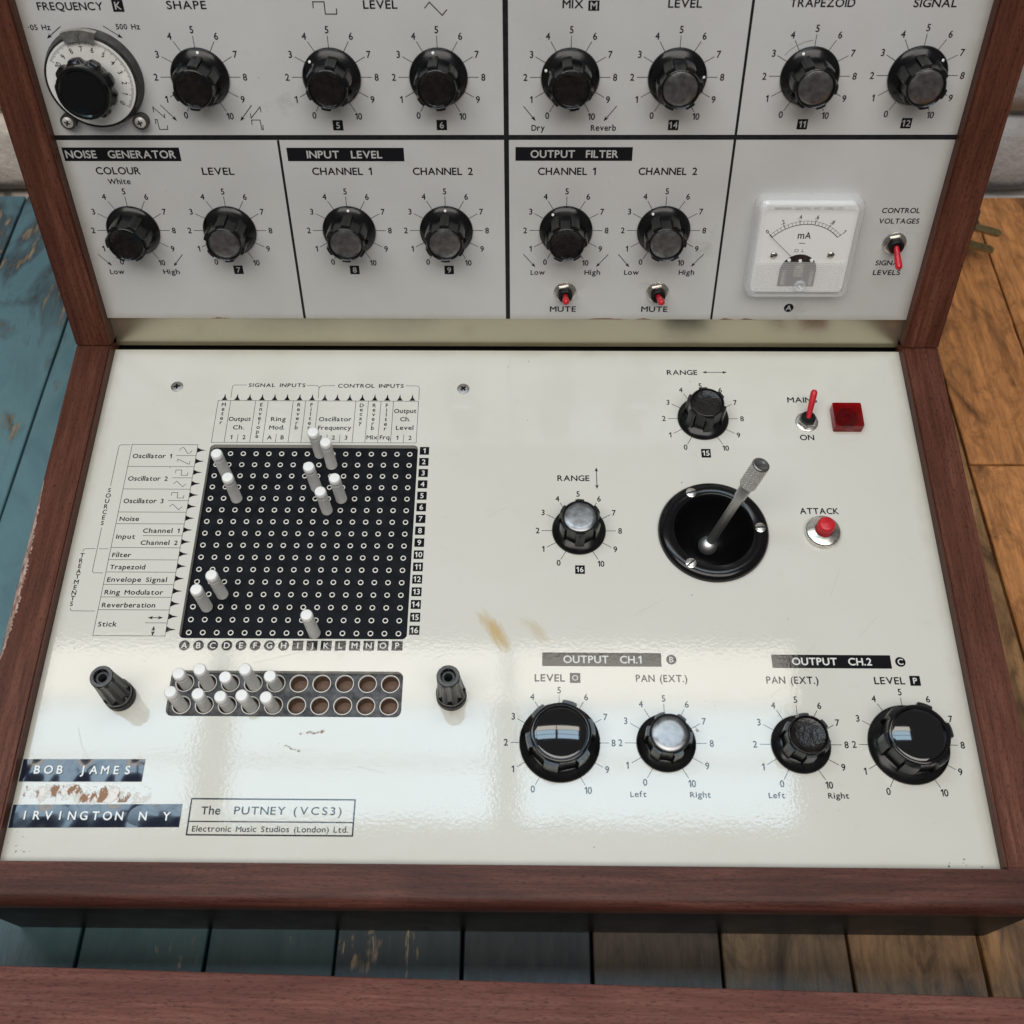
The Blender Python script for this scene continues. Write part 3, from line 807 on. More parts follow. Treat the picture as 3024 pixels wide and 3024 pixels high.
mb = MB(); mb.stroke([(-128.3, 25.7), (-59.85, 25.75), (-59.85, 10.95), (-128.3, 10.9)], .62, PZ, True); mb.stroke([(-128.0, 16.35), (-60.15, 16.4)], .5, PZ + .01)
printed('title_frame', mb, patch)

# --- control knobs
def knob_scale(cx, cy, ro, ri, parent, h=2.85):
    mb = MB()
    for k in range(11):
        a = R(-150 + 30 * k); sx, sy = math.sin(a), math.cos(a)
        mb.stroke([(cx + sx * ri, cy + sy * ri), (cx + sx * ro, cy + sy * ro)], .26, PZ)
        rr = ro + 2.0 + (.5 if k in (4, 5, 6) else 0) + (.5 if k == 10 else 0)
        text(mb, str(k), cx + sx * rr, cy + sy * rr - h / 2, h, PZ, align='c', bold=.026, cond=.9, gap=.12)
    return printed('dial_scale', mb, parent)

def knob_proto(rs, rb, rt, rin, H, kind):
    """fluted phenolic knob, axis along z; tab at local +y"""
    mb = MB()
    def tab(r, z, a):
        d = (math.degrees(a) - 90) % 60; d = min(d, 60 - d)
        t = 1 if d < 13.5 else 0
        return r + (1.15 * rs / 12.6 if t else -.25 * math.sin(max(0, (d - 13.5) / 16.5) * math.pi / 2) * 1.6)
    seg = 120
    body = [(rb + .3, 3.3), (rb, 4.6), (rt + .2, H - 3.0), (rt, H - 1.3)]
    mb.lathe(body, seg, cap1=True, fn=tab)
    k = build('control_knob', mb, 'black', None, None, 30)
    ring = MB().lathe([(rt - .1, H - 1.5), (rt - .1, H - .35), (rt - .5, H), (rin + .5, H), (rin + .1, H - .5), (rin, H - 1.4)], 48, cap1=False)
    ro = build('rim_ring', ring, 'black_ring', k, None, 50)
    sk = MB().lathe([(rs, 0.1), (rs, .9), (rs - .35, 1.35), (rs * .86, 2.3), (rb + .6, 3.1), (rb - .4, 3.6)], 64, cap0=False, cap1=True)
    build('skirt', sk, 'black', k, None, 50)
    if kind == 'metal':
        c = MB().lathe([(rin, H - .9), (rin * .97, H - .72), (rin * .7, H - .60), (rin * .4, H - .54), (rin * .12, H - .52)], 40)
        build('metal_cap', c, 'spun', k, None, 60)
    elif kind == 'bare':
        c = MB().lathe([(rin, H - .9), (rin * .95, H - 1.15), (rin * .5, H - 1.2), (rin * .05, H - 1.2)], 40)
        build('glue_patch', c, 'glue', k, None, 60)
    else:
        sag = 1.0; pr = [(rin, H - 1.2)] + [(rin * f, H - 1.1 + sag * (1 - f * f)) for f in (.97, .9, .8, .7, .6, .5, .4, .3, .2, .1, .03)]
        build('domed_cap', MB().lathe(pr, 56), 'blackgloss', k, None, 60)
    # grub screw in the marked tab
    g = MB().lathe([(.75, 0), (.75, .12)], 14)
    g.xf(Matrix.Translation((0, rb + 1.0 * rs / 12.6, 6.3)) @ Matrix.Rotation(R(-88), 4, 'X'))
    build('grub_screw', g, 'hole', k, None, 0)
    if kind != 'dome':
        d = MB().lathe([(.62, 0), (.62, .12), (.45, .2)], 14)
        d.xf(Matrix.Translation((0, rs * .885, 2.18)) @ Matrix.Rotation(R(-21), 4, 'X'))
        build('pointer_dot', d, 'dotw', k, None, 30)
    return k
def vis(o, used=[]): used.append(o); return o
protos = {'metal': knob_proto(12.7, 8.7, 8.5, 7.5, 14.6, 'metal'), 'bare': knob_proto(12.7, 8.7, 8.5, 7.4, 14.6, 'bare'), 'dome': knob_proto(17.3, 13.0, 12.9, 11.1, 15.2, 'dome')}
KN = [('bare', -131.73, 139.4, 7, 0), ('bare', -74.36, 139.35, -49, 0), ('bare', -27.92, 139.35, -9, 0), ('bare', 29.26, 139.3, -71, 0), ('metal', 75.57, 139.36, 86, 0), ('metal', 132.66, 139.8, -25, 0), ('metal', 178.97, 140.1, 50, 0),
      ('bare', -178.23, 66.36, -150, 0), ('metal', -131.71, 66.4, -125, 0), ('metal', -74.31, 66.5, 4, 0), ('metal', -27.72, 66.6, 0, 0), ('bare', 29.44, 66.7, -35, 0), ('metal', 76.04, 66.8, -32, 0),
      ('bare', 99.1, 216.58, -7, 1), ('metal', 35.97, 153.07, 0, 1), ('dome', 25.78, 50.76, 197, 1), ('metal', 71.19, 50.88, 38, 1), ('bare', 128.5, 50.68, -4, 1), ('dome', 174.26, 50.89, -100, 1)]
for kind, x, y, ang, low in KN:
    big = kind == 'dome'
    knob_scale(x, y, 21.0 if big else 17.45, 17.0 if big else 12.4, patch if low else knobp)
    fr = (PANEL if low else UPPER) @ Matrix.Translation((x, y, .06)) @ Matrix.Rotation(R(-ang), 4, 'Z')
    share(protos[kind], 'control_knob', syn, fr)
for k in protos.values():
    for c in list(k.children): bpy.data.objects.remove(c)
    bpy.data.objects.remove(k)

# --- turns-counting frequency dial
DX, DY = -177.7, 139.2
F = UPPER @ Matrix.Translation((DX, DY, 0))
mb = MB()
outl = [(21.4 * math.cos(R(t)), 21.4 * math.sin(R(t))) for t in range(0, 360, 5)]
mb.lathe([(21.0, .05), (20.9, 1.5), (20.0, 5.2)], 72)
for sx in (-1, 1):
    lug = [(sx * 16.2 + 3.5 * math.cos(R(t)), -18.6 + 3.5 * math.sin(R(t))) for t in range(0, 360, 20)]
    mb.prism(lug, .04, 3.2)
M['dusty'] = simple('dusty_grey_housing', (.055, .053, .048), .6, spec=.3, nscale=200, namp=.4)
dial = build('frequency_dial', mb, 'dusty', syn, F, 40)
build('dial_rim', MB().lathe([(20.0, 5.2), (19.7, 6.2), (19.2, 6.3), (18.8, 5.9)], 72, cap1=False), 'black', dial, F, 50)
mb = MB().prism([(21.6 * math.sin(R(t)), 21.6 * math.cos(R(t)) + .9) for t in range(-20, 21, 4)] + [(17.6 * math.sin(R(t)), 17.9 * math.cos(R(t))) for t in range(20, -21, -4)], 5, 8.0)
build('index_window', mb, 'steel', dial, F, 30)
mb = MB().stroke([(-1.0, 21.3), (0, 19.9), (0, 18.2)], .2, 8.05); mb.stroke([(1.0, 21.3), (.12, 19.95)], .2, 8.06)
build('index_mark', mb, 'ink_matt', dial, F, 0)
mb = MB().lathe([(18.9, 5.9), (18.7, 6.15), (9, 6.2)], 72)
build('dial_plate', mb, 'dial', dial, F, 30)
mb = MB()
off = 35.0                                             # which figure stands under the index
for i in range(101):
    a = R(60 - off + 26 - i * 1.95) if False else R(127 - i * 1.85)
    l = 2.0 if i % 10 == 0 else (1.5 if i % 5 == 0 else 1.0)
    sx, sy = math.sin(a), math.cos(a)
    mb.stroke([(sx * 18.0, sy * 18.0), (sx * (18.0 - l), sy * (18.0 - l))], .17, 6.24)
for k in range(11):
    a = 127 - k * 18.5
    t = MB(); text(t, str(k), 0, -1.1, 2.2, 0, align='c', bold=.012, cond=.85)
    t.xf(Matrix.Translation((14.4 * math.sin(R(a)), 14.4 * math.cos(R(a)), 6.26)) @ Matrix.Rotation(R(-a), 4, 'Z'))
    mb.add(t.v, t.f)
build('dial_figures', mb, 'ink_matt', dial, F, 0)
def scal(r, z, a):
    d = (math.degrees(a)) % 40; d = min(d, 40 - d)
    return r - (1.5 * math.cos(d / 11 * math.pi / 2) if d < 11 and 10 < z < 15 else 0)
mb = MB().lathe([(9.6, 6.3), (9.6, 8.0), (12.6, 10.4), (13.1, 12.4), (13.0, 14.4), (11.6, 15.6), (11.2, 16.4), (11.3, 18.2), (10.9, 18.9), (9.9, 18.9), (9.3, 18.2), (8.6, 18.35), (6, 18.6), (1, 18.7)], 108, fn=scal)
build('dial_knob', mb, 'black_plain', dial, F, 35)
def screw_mesh(r, h, kind):
    mb = MB().lathe([(r, 0), (r, h * .35), (r * .8, h * .8), (r * .45, h), (.05, h * 1.02)], 24)
    mb.mi = 1; w = r * .14
    if kind == 'cross':
        mb.box(-r * .5, r * .5, -w, w, h * .72, h * 1.06); mb.box(-w, w, -r * .5, r * .5, h * .72, h * 1.062)
    else: mb.box(-r * .97, r * .97, -w, w, h * .3, h * 1.05)
    return mb
M['screw_white'] = simple('pale_screw', (.62, .61, .57), .42, .3, nscale=400, namp=.25)
for sx in (-1, 1): build('screw', screw_mesh(2.45, 1.1, 'cross'), ['screw_white', 'meter_dark'], dial, F @ Matrix.Translation((sx * 16.2, -18.6, 3.2)) @ Matrix.Rotation(R(20 * sx), 4, 'Z'), 40)

# --- panel screws
for x, y, a in ((-167.2, 234.9, 10), (-21.1, 234.15, 40)):
    build('screw', screw_mesh(3.1, .45, 'cross'), ['screw_dark', 'hole'], patch, PANEL @ Matrix.Translation((x, y, .04)) @ Matrix.Rotation(R(a), 4, 'Z'), 40)

# --- patch matrix
F = PANEL @ Matrix.Translation((0, 0, MZ))
matrix = build('pin_matrix', MB().box(-147, -41, 96, 202, -3, 0), 'board', syn, F, 0)
eb = MB().lathe([(1.32, .0), (1.30, .22), (1.18, .32), (.88, .30), (.82, .05)], 14, cap1=False)
eb.mi = 1; eb.flat(circle(0, 0, .85, 14), .04)
eye = None
PINS = [('B', 3), ('C', 5), ('I', 1), ('J', 2), ('I', 4), ('K', 5), ('J', 6), ('C', 13), ('B', 14), ('J', 16)]
for c in range(16):
    for r in range(16):
        f = F @ Matrix.Translation((MX + c * MP, MY - r * MP, 0))
        if eye is None: eye = build('eyelet', eb, ['eyelet', 'hole'], matrix, f, 50)
        else: share(eye, 'eyelet', matrix, f)

# --- pin storage tray
TX = [-48.7 - 10.14 * (9 - i) for i in range(10)]; TY = [77.6, 67.45]
tray = build('pin_tray', sheet(rrect(-147, -41, 60, 84, 1), [circle(x, y, 3.95, 24) for x in TX for y in TY], 0, 1.2), 'tray', syn, F, 0)
rb_ = MB().lathe([(4.15, .02), (4.1, .16), (3.85, .16), (3.8, .0), (3.78, -1.0)], 28, cap1=False)
cup = MB().lathe([(3.9, -.5), (3.85, -7.0)], 24)
ring = cupo = None
for x in TX:
    for y in TY:
        f = F @ Matrix.Translation((x, y, 0))
        if ring is None: ring = build('hole_rim', rb_, 'eyelet', tray, f, 50); cupo = build('hole_cup', cup, 'tray_hole', tray, f, 50)
        else: share(ring, 'hole_rim', tray, f); share(cupo, 'hole_cup', tray, f)

# --- sockets
for x, y, a in ((-166.0, 69.8, 12), (-21.2, 71.0, 0)):
    f = PANEL @ Matrix.Translation((x, y, .06)) @ Matrix.Rotation(R(a), 4, 'Z')
    s = build('terminal_post', MB().lathe([(6.6, 0), (6.6, 3.6), (6.2, 4.0), (5.7, 4.1)], 40), 'black_matt', syn, f, 40)
    def flu(r, z, a_):
        d = math.degrees(a_) % 45; d = min(d, 45 - d)
        return r - (.75 * math.cos(d / 15 * math.pi / 2) if d < 15 and 7.0 < z < 25 else 0)
    build('grip', MB().lathe([(6.1, 4.3), (6.4, 4.9), (6.35, 6.9), (6.2, 7.4), (5.0, 22.5), (4.9, 25.5), (4.6, 26), (3.3, 26), (3.2, 21)], 80, cap1=False, fn=flu), 'black', s, f, 35)
    build('sleeve', MB().lathe([(3.2, 21.6), (2.9, 24.0), (2.5, 24.2), (1.9, 24.1), (1.7, 20)], 28, cap1=False), 'socket_bore', s, f, 40)
    build('bore', MB().flat(circle(0, 0, 1.8, 18), 20.4), 'hole', s, f, 0)

# --- meter
F = UPPER @ Matrix.Translation((142.8, 60.0, 0))
meter = build('panel_meter', MB().prism(rrect(-22.4, 22.4, -23.0, 22.4, 2.6), .1, 5.6), 'meter_paper', syn, F, 40)
mb = MB(); a = rrect(-25.3, 25.3, -25.5, 25.8, 4.5, 6); b = rrect(-25.0, 25.0, -25.2, 25.4, 4.6, 6); c = rrect(-24.0, 24.0, -24.2, 24.4, 4.2, 6); d = rrect(-21.8, 21.8, -22.6, 21.8, 2.4, 6)
n = len(a)
mb.add([(x, y, .1) for x, y in a] + [(x, y, 4.2) for x, y in a] + [(x, y, 4.9) for x, y in b] + [(x, y, 7.0) for x, y in b] + [(x, y, 8.0) for x, y in c] + [(x, y, 8.0) for x, y in d] + [(x, y, 3.2) for x, y in d],
       [[j * n + i, j * n + (i + 1) % n, (j + 1) * n + (i + 1) % n, (j + 1) * n + i] for j in range(5) for i in range(n)])
build('case_rim', mb, 'rim', meter, F, 40)
build('meter_glass', MB().prism(rrect(-21.8, 21.8, -5.6, 21.8, .3), 7.7, 7.75), 'clear', meter, F, 0)
# ribbed lower window
G = F @ Matrix.Translation((-.8, 1.6, 3.4))
mb = MB(); st = 1.05; nx, ny = 41, 16
for i in range(nx):
    for j in range(ny):
        x, y = -21.6 + i * st, -22.4 + j * st
        mb.add([(x, y, 7.7), (x + st, y, 7.7), (x + st, y + st, 7.7), (x, y + st, 7.7), (x + st / 2, y + st / 2, 7.88)], [[0, 1, 4], [1, 2, 4], [2, 3, 4], [3, 0, 4]])
o = build('ribbed_window', mb, 'prism', meter, F, 0); o['kind'] = 'stuff'
mb = MB(); AX, AY, AR = .4, -9.5, 22.6
def pol(r, t): return (AX + r * math.sin(R(t)), AY + r * math.cos(R(t)))
arc = lambda r: [pol(r, t) for t in range(-47, 48, 2)] + [pol(r, 47)]
mb.stroke(arc(AR), .12, 2.28); mb.stroke(arc(AR - 1.7), .3, 2.28)
for k in range(21):
    t = -47 + 94 * k / 20
    mb.stroke([pol(AR - 1.7, t), pol(AR + (.9 if k % 4 == 0 else (.3 if k % 2 == 0 else 0)), t)], .3 if k % 4 == 0 else .15, 2.29)
for k, s in enumerate(('0', '.2', '.4', '.6', '.8', '1')):
    t = -47 + 94 * k / 5
    tm = MB(); text(tm, s, 0, 0, 2.0, 0, align='c', bold=.014, cond=.85)
    q = pol(AR + 1.3, t); tm.xf(Matrix.Translation((q[0], q[1], 2.28)) @ Matrix.Rotation(R(-t * .8), 4, 'Z')); mb.add(tm.v, tm.f)
text(mb, 'mA', -3.0, 4.0, 3.3, 2.28, 3.1, bold=.014)
mb.stroke([(-1.9, 1.6), (1.0, 1.6)], .3, 2.28)
mb.stroke([(-3.2, -2.9), (-1.7, -2.9), (-1.5, -2.0), (-2.0, -1.6), (-2.9, -1.6), (-3.2, -2.0)], .2, 2.28, True); mb.stroke([(-.3, -2.9), (1.2, -2.9)], .2, 2.28); mb.stroke([(.45, -2.8), (.45, -1.5)], .2, 2.28)
for s, x0, x1 in (('SHINOHARA', -16.0, -8.3), ('ELECTRIC', -6.4, .7), ('INST', 2.3, 5.4), ('WORKS', 6.8, 11.3), ('LTD', 12.9, 15.4)):
    text(mb, s, x0, 18.9, 1.15, 2.28, x1, bold=0)
build('meter_scale', mb, 'ink_matt', meter, G, 0)
dome = [(8.8 * math.cos(R(t)), -13.0 + 8.8 * math.sin(R(t))) for t in range(0, 181, 10)] + [(-8.8, -21.5), (8.8, -21.5)]
build('meter_movement', MB().flat(dome, 2.35), 'meter_dark', meter, G, 0)
mb = MB().box(-2.0, 2.4, -16.0, -10.0, 2.36, 3.0).lathe([(1.6, 2.4), (1.5, 3.4), (.5, 3.8), (.05, 3.85)], 16, .2, -9.4)
mb.box(-7.6, -5.6, -20.5, -12.5, 2.36, 2.8).box(5.8, 7.6, -20.5, -12.5, 2.36, 2.8)
build('meter_bridge', mb, 'steel', meter, G, 30)
for x, y in ((-5.2, -7.2), (5.6, -7.3), (0.2, -7.6)):
    build('terminal_bead', MB().lathe([(.9, 2.4), (.8, 3.2), (.4, 3.6), (.05, 3.7)], 14, x, y), 'eyelet', meter, G, 60)
mb = MB().stroke([pol(3.0, -47), pol(AR + .8, -47)], .22, 3.6); build('needle', mb, 'ink_matt', meter, G, 0)
for x, y in ((-12.9, -4.6), (14.3, -4.4)):
    build('screw', screw_mesh(1.7, .9, 'slot'), ['steel', 'meter_dark'], meter, G @ Matrix.Translation((x, y, 2.25)) @ Matrix.Rotation(R(20), 4, 'Z'), 40)
mb = MB().lathe([(2.9, 7.9), (2.9, 8.7), (2.5, 9.2), (1.6, 9.2), (1.4, 8.9)], 28, .9, -18.4); mb.mi = 1; mb.stroke([(.2, -17.5), (1.7, -19.4)], .45, 9.25)
build('zero_screw', mb, ['rim', 'meter_paper'], meter, F, 40)

# --- toggle switches
def toggle(fr, tip):
    fr = fr @ Matrix.Scale(1.14, 4)
    t = build('toggle_switch', MB().lathe([(4.9, 0), (4.9, .5), (4.6, .7), (3.2, .75)], 32), 'steel', syn, fr, 40)
    build('nut', MB().prism([(4.15 * math.cos(R(k * 60 + 12)), 4.15 * math.sin(R(k * 60 + 12))) for k in range(6)], .7, 2.6), 'steel', t, fr, 20)
    build('bushing', MB().lathe([(3.15, 2.6), (3.1, 4.2), (2.6, 4.7), (1.9, 4.7), (1.7, 4.0), (.05, 4.0)], 28), 'black_matt', t, fr, 40)
    d = Vector(tip) - Vector((0, 0, 3.2)); L = d.length; q = d.to_track_quat('Z', 'Y').to_matrix().to_4x4()
    mb = MB().lathe([(1.15, 0), (1.25, L * .3), (1.5, L - 2.2), (1.45, L - 1.1), (1.05, L - .3), (.5, L), (.05, L + .06)], 20)
    mb.xf(Matrix.Translation((0, 0, 3.2)) @ q)
    build('lever', mb, 'red', t, fr, 50)
toggle(UPPER @ Matrix.Translation((30.0, 33.3, .06)), (0, 3.4, 14.5))
toggle(UPPER @ Matrix.Translation((76.0, 33.3, .06)), (.3, 3.2, 14.5))
toggle(UPPER @ Matrix.Translation((187.2, 60.6, .06)), (.6, -6.2, 11.5))
toggle(PANEL @ Matrix.Translation((150.4, 214.6, .06)), (2.2, 9.6, 11.0))

# --- mains lamp
F = PANEL @ Matrix.Translation((169.9, 215.9, .05))
lamp = build('indicator_lamp', MB().prism(rrect(-6.9, 6.9, -6.7, 6.7, .5, 2), 0, 1.2), 'ruby_base', syn, F, 30)
build('lens', MB().prism(rrect(-7.1, 7.1, -6.9, 6.9, .6, 2), 0.02, 5.4), 'ruby', lamp, F, 30)
build('lens_ring', MB().lathe([(5.2, 1.2), (5.2, 3.6), (4.6, 4.2), (3.0, 3.0), (1.6, 3.4), (1.5, 1.6), (.05, 1.5)], 36), 'ruby_dark', lamp, F, 50)

# --- attack button
F = PANEL @ Matrix.Translation((150.3, 152.3, .06))
mb = MB().lathe([(8.1, 0), (8.1, 2.6), (7.7, 3.1), (5.4, 4.0), (4.3, 4.2), (4.2, 3.6)], 96, cap1=False, fn=lambda r, z, a: r + (.12 * (1 if int(a / (2 * math.pi) * 96 + .5) % 2 else -1) if r > 8 else 0))
bt_ = build('push_button', mb, 'steel', syn, F, 30)
build('plunger', MB().lathe([(4.1, 3), (4.1, 8.6), (3.9, 9.4), (3.3, 10.0), (2.2, 10.3), (.1, 10.4)], 36), 'red', bt_, F, 50)

# --- joystick
F = PANEL @ Matrix.Translation((JX, JY, .05))
joy = build('joystick', MB().lathe([(25.9, 0), (25.9, 1.6), (25.4, 2.7), (24.4, 3.5), (22.9, 3.9), (19.2, 3.9), (18.5, 3.4), (18.2, 2.4)], 96, cap1=False), 'bezel', syn, F, 40)
build('bowl', MB().lathe([(18.3, 2.6), (17.0, .8), (16.4, -1.5), (8.0, -12.5), (5.2, -14.5), (.1, -14.6)], 64), 'bowl', joy, F, 60)
for t in (116, 2, 236):
    build('screw', screw_mesh(2.5, .5, 'slot'), ['steel', 'meter_dark'], joy, F @ Matrix.Translation((21.6 * math.cos(R(t)), 21.6 * math.sin(R(t)), 3.95)) @ Matrix.Rotation(R(t * 1.7), 4, 'Z'), 40)
b0 = Vector((-.7, -.6, -12.0)); tip = Vector((14.6, 9.0, 47.5)); d = tip - b0; L = d.length
q = Matrix.Translation(b0) @ d.to_track_quat('Z', 'Y').to_matrix().to_4x4()
mb = MB().lathe([(4.6 * math.cos(R(t)), 4.6 * math.sin(R(t))) for t in range(-30, 90, 10)] + [(.05, 4.6)], 32); mb.xf(Matrix.Translation(b0 + Vector((0, 0, -.3))))
build('ball', mb, 'alu', joy, F, 60)
mb = MB().lathe([(2.15, 2), (2.1, L - 23.5)], 28); mb.xf(q); build('stick', mb, 'alu', joy, F, 60)
mb = MB().lathe([(2.2, L - 24), (2.7, L - 23.6), (3.1, L - 14.8), (3.35, L - 14.5)], 32); mb.xf(q); build('stick_collar', mb, 'alu', joy, F, 40)
# knurled grip: crossed helical ridges
mb = MB(); seg, nr = 96, 64; z0, z1 = L - 14.6, L - .9
prof = []
for j in range(nr + 1):
    zz = z0 + (z1 - z0) * j / nr
    for k in range(seg):
        a = 2 * math.pi * k / seg
        h = abs(math.sin(a * 10 + zz * 1.9)) * abs(math.sin(a * 10 - zz * 1.9))
        r = 3.65 + .42 * h
        prof.append((r * math.cos(a), r * math.sin(a), zz))
mb.add(prof, [[j * seg + k, j * seg + (k + 1) % seg, (j + 1) * seg + (k + 1) % seg, (j + 1) * seg + k] for j in range(nr) for k in range(seg)])
mb.xf(q); build('knurled_grip', mb, 'alu', joy, F, 25)
mb = MB().lathe([(3.95, L - .95), (3.95, L - .3), (3.6, L), (2.9, L - .05), (2.0, L - .45), (1.0, L - .7), (.05, L - .78)], 32); mb.xf(q); build('grip_end', mb, 'spun', joy, F, 50)

# --- embossed name tapes
def tape(s, x0, x1, y0, y1, tx0, tx1, ty, th, skew):
    mb = MB(); nx, ny = 70, 10; V = []
    wv = random.Random(int(x1))
    ph = [wv.uniform(0, 6) for _ in range(4)]
    for i in range(nx + 1):
        for j in range(ny + 1):
            u, v = i / nx, j / ny
            bulge = .09 * (math.sin(u * 30 + ph[0]) + math.sin(u * 17 + ph[1])) * math.sin(math.pi * v) + .10 * math.sin(math.pi * v) + .02 * math.sin(u * 55 + ph[2]) * math.sin(v * 7 + ph[3])
            V.append((x0 + (x1 - x0) * u, y0 + skew * u + (y1 - y0) * v, .30 + bulge))
    mb.add(V, [[i * (ny + 1) + j, (i + 1) * (ny + 1) + j, (i + 1) * (ny + 1) + j + 1, i * (ny + 1) + j + 1] for i in range(nx) for j in range(ny)])
    t = build('name_tape', mb, 'tape', syn, PANEL, 60)
    edge = MB().prism([(x0, y0), (x1, y0 + skew), (x1, y1 + skew), (x0, y1)], .03, .28)
    build('tape_edge', edge, 'tape', t, PANEL, 0)
    lt = MB(); pitch = (tx1 - tx0 - 2.6) / (len(s) - 1)
    for i, ch in enumerate(s):
        if ch != ' ': text(lt, ch, tx0 + 1.3 + i * pitch, ty, th, .72, align='c', bold=.022)
    build('embossed_letters', lt, 'tape_letter', t, PANEL, 0)
tape('BOB JAMES', -202.5, -150.55, 32.3, 41.9, -196.8, -155.75, 35.65, 3.4, .35)
tape('IRVINGTON N Y', -202.5, -131.85, 13.1, 22.6, -197.8, -136.2, 16.5, 3.4, .8)

# --- stains and residue lying on the panel
def decal(name, mat, cx, cy, w, h, a, z=.03):
    mb = MB().flat([(-w / 2, -h / 2), (w / 2, -h / 2), (w / 2, h / 2), (-w / 2, h / 2)], 0)
    return build(name, mb, mat, patch, PANEL @ Matrix.Translation((cx, cy, z)) @ Matrix.Rotation(R(a), 4, 'Z'), 0)
decal('white_residue', 'residue_w', -173.5, 27.4, 56, 8.4, .4, .03); decal('adhesive_residue', 'residue', -174, 27.5, 52, 7.4, .4, .045)
decal('rust_stain', 'stain_y', -5.5, 106.5, 11, 34, 30); decal('rust_stain', 'stain_f', 13, 106, 12, 28, 38)
decal('brown_scuff', 'scuff', -80, 54.5, 17, 2.2, 9); decal('brown_scuff', 'scuff', -89, 47.6, 12, 1.6, -17); decal('brown_scuff', 'scuff', 85, 57, 4, 2.4, -30)
for x, y, w in ((-162, 65, 28), (-20, 69, 24), (26, 50, 44), (71, 50, 34), (150.3, 152, 24), (150.4, 214, 16), (170, 214, 22), (99, 216, 34), (36, 152, 34)):
    decal('grime_ring', 'grime', x, y, w, w, x)

mb = MB()
for k in range(64):
    a0, a1 = 2 * math.pi * k / 64, 2 * math.pi * (k + 1) / 64
    mb.add([(r_ * math.cos(t_), r_ * math.sin(t_), 0) for r_, t_ in ((25.5, a0), (33, a0), (33, a1), (25.5, a1))], [[0, 1, 2, 3]])
build('grime_ring', mb, 'grime', patch, PANEL @ Matrix.Translation((JX, JY, .03)), 0)
for kind, x, y, ang, low in KN:
    if not low:
        mb = MB().flat([(-21, -25), (21, -25), (21, 25), (-21, 25)], 0)
        build('dirt_smudge', mb, 'smudge', knobp, UPPER @ Matrix.Translation((x, y - 4, .03)) @ Matrix.Rotation(R(x), 4, 'Z'), 0)
for x, y in ((30, 34), (76, 34), (187, 60), (143, 24), (-178, 120), (-100, 130), (-50, 100), (100, 60)):
    mb = MB().flat([(-14, -16), (14, -16), (14, 16), (-14, 16)], 0)
    build('dirt_smudge', mb, 'smudge', knobp, UPPER @ Matrix.Translation((x, y, .035)) @ Matrix.Rotation(R(x * 3), 4, 'Z'), 0)

mb = MB().stroke([(120.5, 148.6), (122.4, 150.8), (124.8, 152.6), (128.2, 154.2), (131.6, 155.0)], .28, .06)
M['pencil'] = simple('grey_scratch', (.26, .26, .25), .7)
build('scratch_mark', mb, 'pencil', knobp, UPPER, 0)
M['scratch'] = simple('fine_scratch', (.48, .47, .44), .6)
for pts in (((-110, 86), (-92, 90.5), (-74, 94)), ((-182, 56), (-179, 48), (-174, 41)), ((-30, 88), (-24, 91)), ((60, 110), (74, 118)), ((150, 120), (154, 128), (156, 134)), ((118, 72), (123, 76)), ((136, 92), (140, 96)), ((-8, 160), (2, 166)), ((-60, 40), (-48, 37)), ((10, 14), (30, 16)), ((160, 100), (170, 110))):
    build('scratch_mark', MB().stroke(pts, .14, .03), 'scratch', patch, PANEL, 0)
mb = MB(); r3 = random.Random(11)
for k in range(4, 46):
    if k < 11: x, y = 202 - abs(r3.gauss(0, 16)), .4 + abs(r3.gauss(0, 1.4))
    elif k < 24: x, y = -202 + abs(r3.gauss(0, 6)), 2 + abs(r3.gauss(0, 4))
    else: x, y = r3.uniform(-195, 195), r3.uniform(4, 252)
    if x > 202.3 or -146 < x < -40 and 60 < y < 202: continue
    q = r3.uniform(.12, .42) * (1.1 if k < 11 else .75)
    mb.flat([(x + q * r3.uniform(.6, 1.2) * math.cos(R(t)), y + q * r3.uniform(.6, 1.2) * math.sin(R(t))) for t in range(0, 360, 45)], .03)
M['speck'] = simple('dirt_speck', (.06, .045, .035), .8)
build('dirt_specks', mb, 'speck', patch, PANEL, 0)['kind'] = 'stuff'

# ================================================================ patch pins (each can be pulled out)
def pin_proto():
    p = build('patch_pin', MB().lathe([(2.75, 0), (2.80, .25), (2.72, .5), (2.62, 15.5), (2.70, 16.2), (2.45, 16.7), (2.4, 17.0)], 32), 'pin', None, None, 50)
    build('cap', MB().lathe([(2.4, 16.9), (2.72, 17.3), (2.78, 18.6), (2.72, 20.2), (2.35, 20.75), (.1, 20.9)], 32), 'pin_head', p, None, 50)
    return p
pp = pin_proto()
WHERE = {('B', 3): 'Oscillator two square wave row, under Output', ('C', 5): 'Oscillator three square wave row, under Output', ('I', 1): 'Oscillator one sine wave row, under Frequency',
         ('J', 2): 'Oscillator one ramp wave row, under Frequency', ('I', 4): 'Oscillator two triangle wave row, under Frequency', ('K', 5): 'Oscillator three square wave row, under Frequency',
         ('J', 6): 'Oscillator three triangle wave row, under Frequency', ('C', 13): 'Ring Modulator row', ('B', 14): 'Reverberation row', ('J', 16): 'last Stick row'}
for c, r in PINS:
    h = 20.8 if (c, r) != ('J', 6) else 18.6
    f = F0 = PANEL @ Matrix.Translation((MX + (ord(c) - 65) * MP, MY - (r - 1) * MP, MZ + .02 + h - 20.8)) @ Matrix.Rotation(R(random.uniform(-1.5, 1.5)), 4, 'X') @ Matrix.Rotation(R(random.uniform(-1.5, 1.5)), 4, 'Y')
    o = share(pp, 'patch_pin', None, f)
    tag(o, 'white patch pin in the matrix, ' + WHERE[(c, r)], 'patch pin', 'pins plugged into the matrix')
ORD = ['first', 'second', 'third', 'fourth', 'fifth']
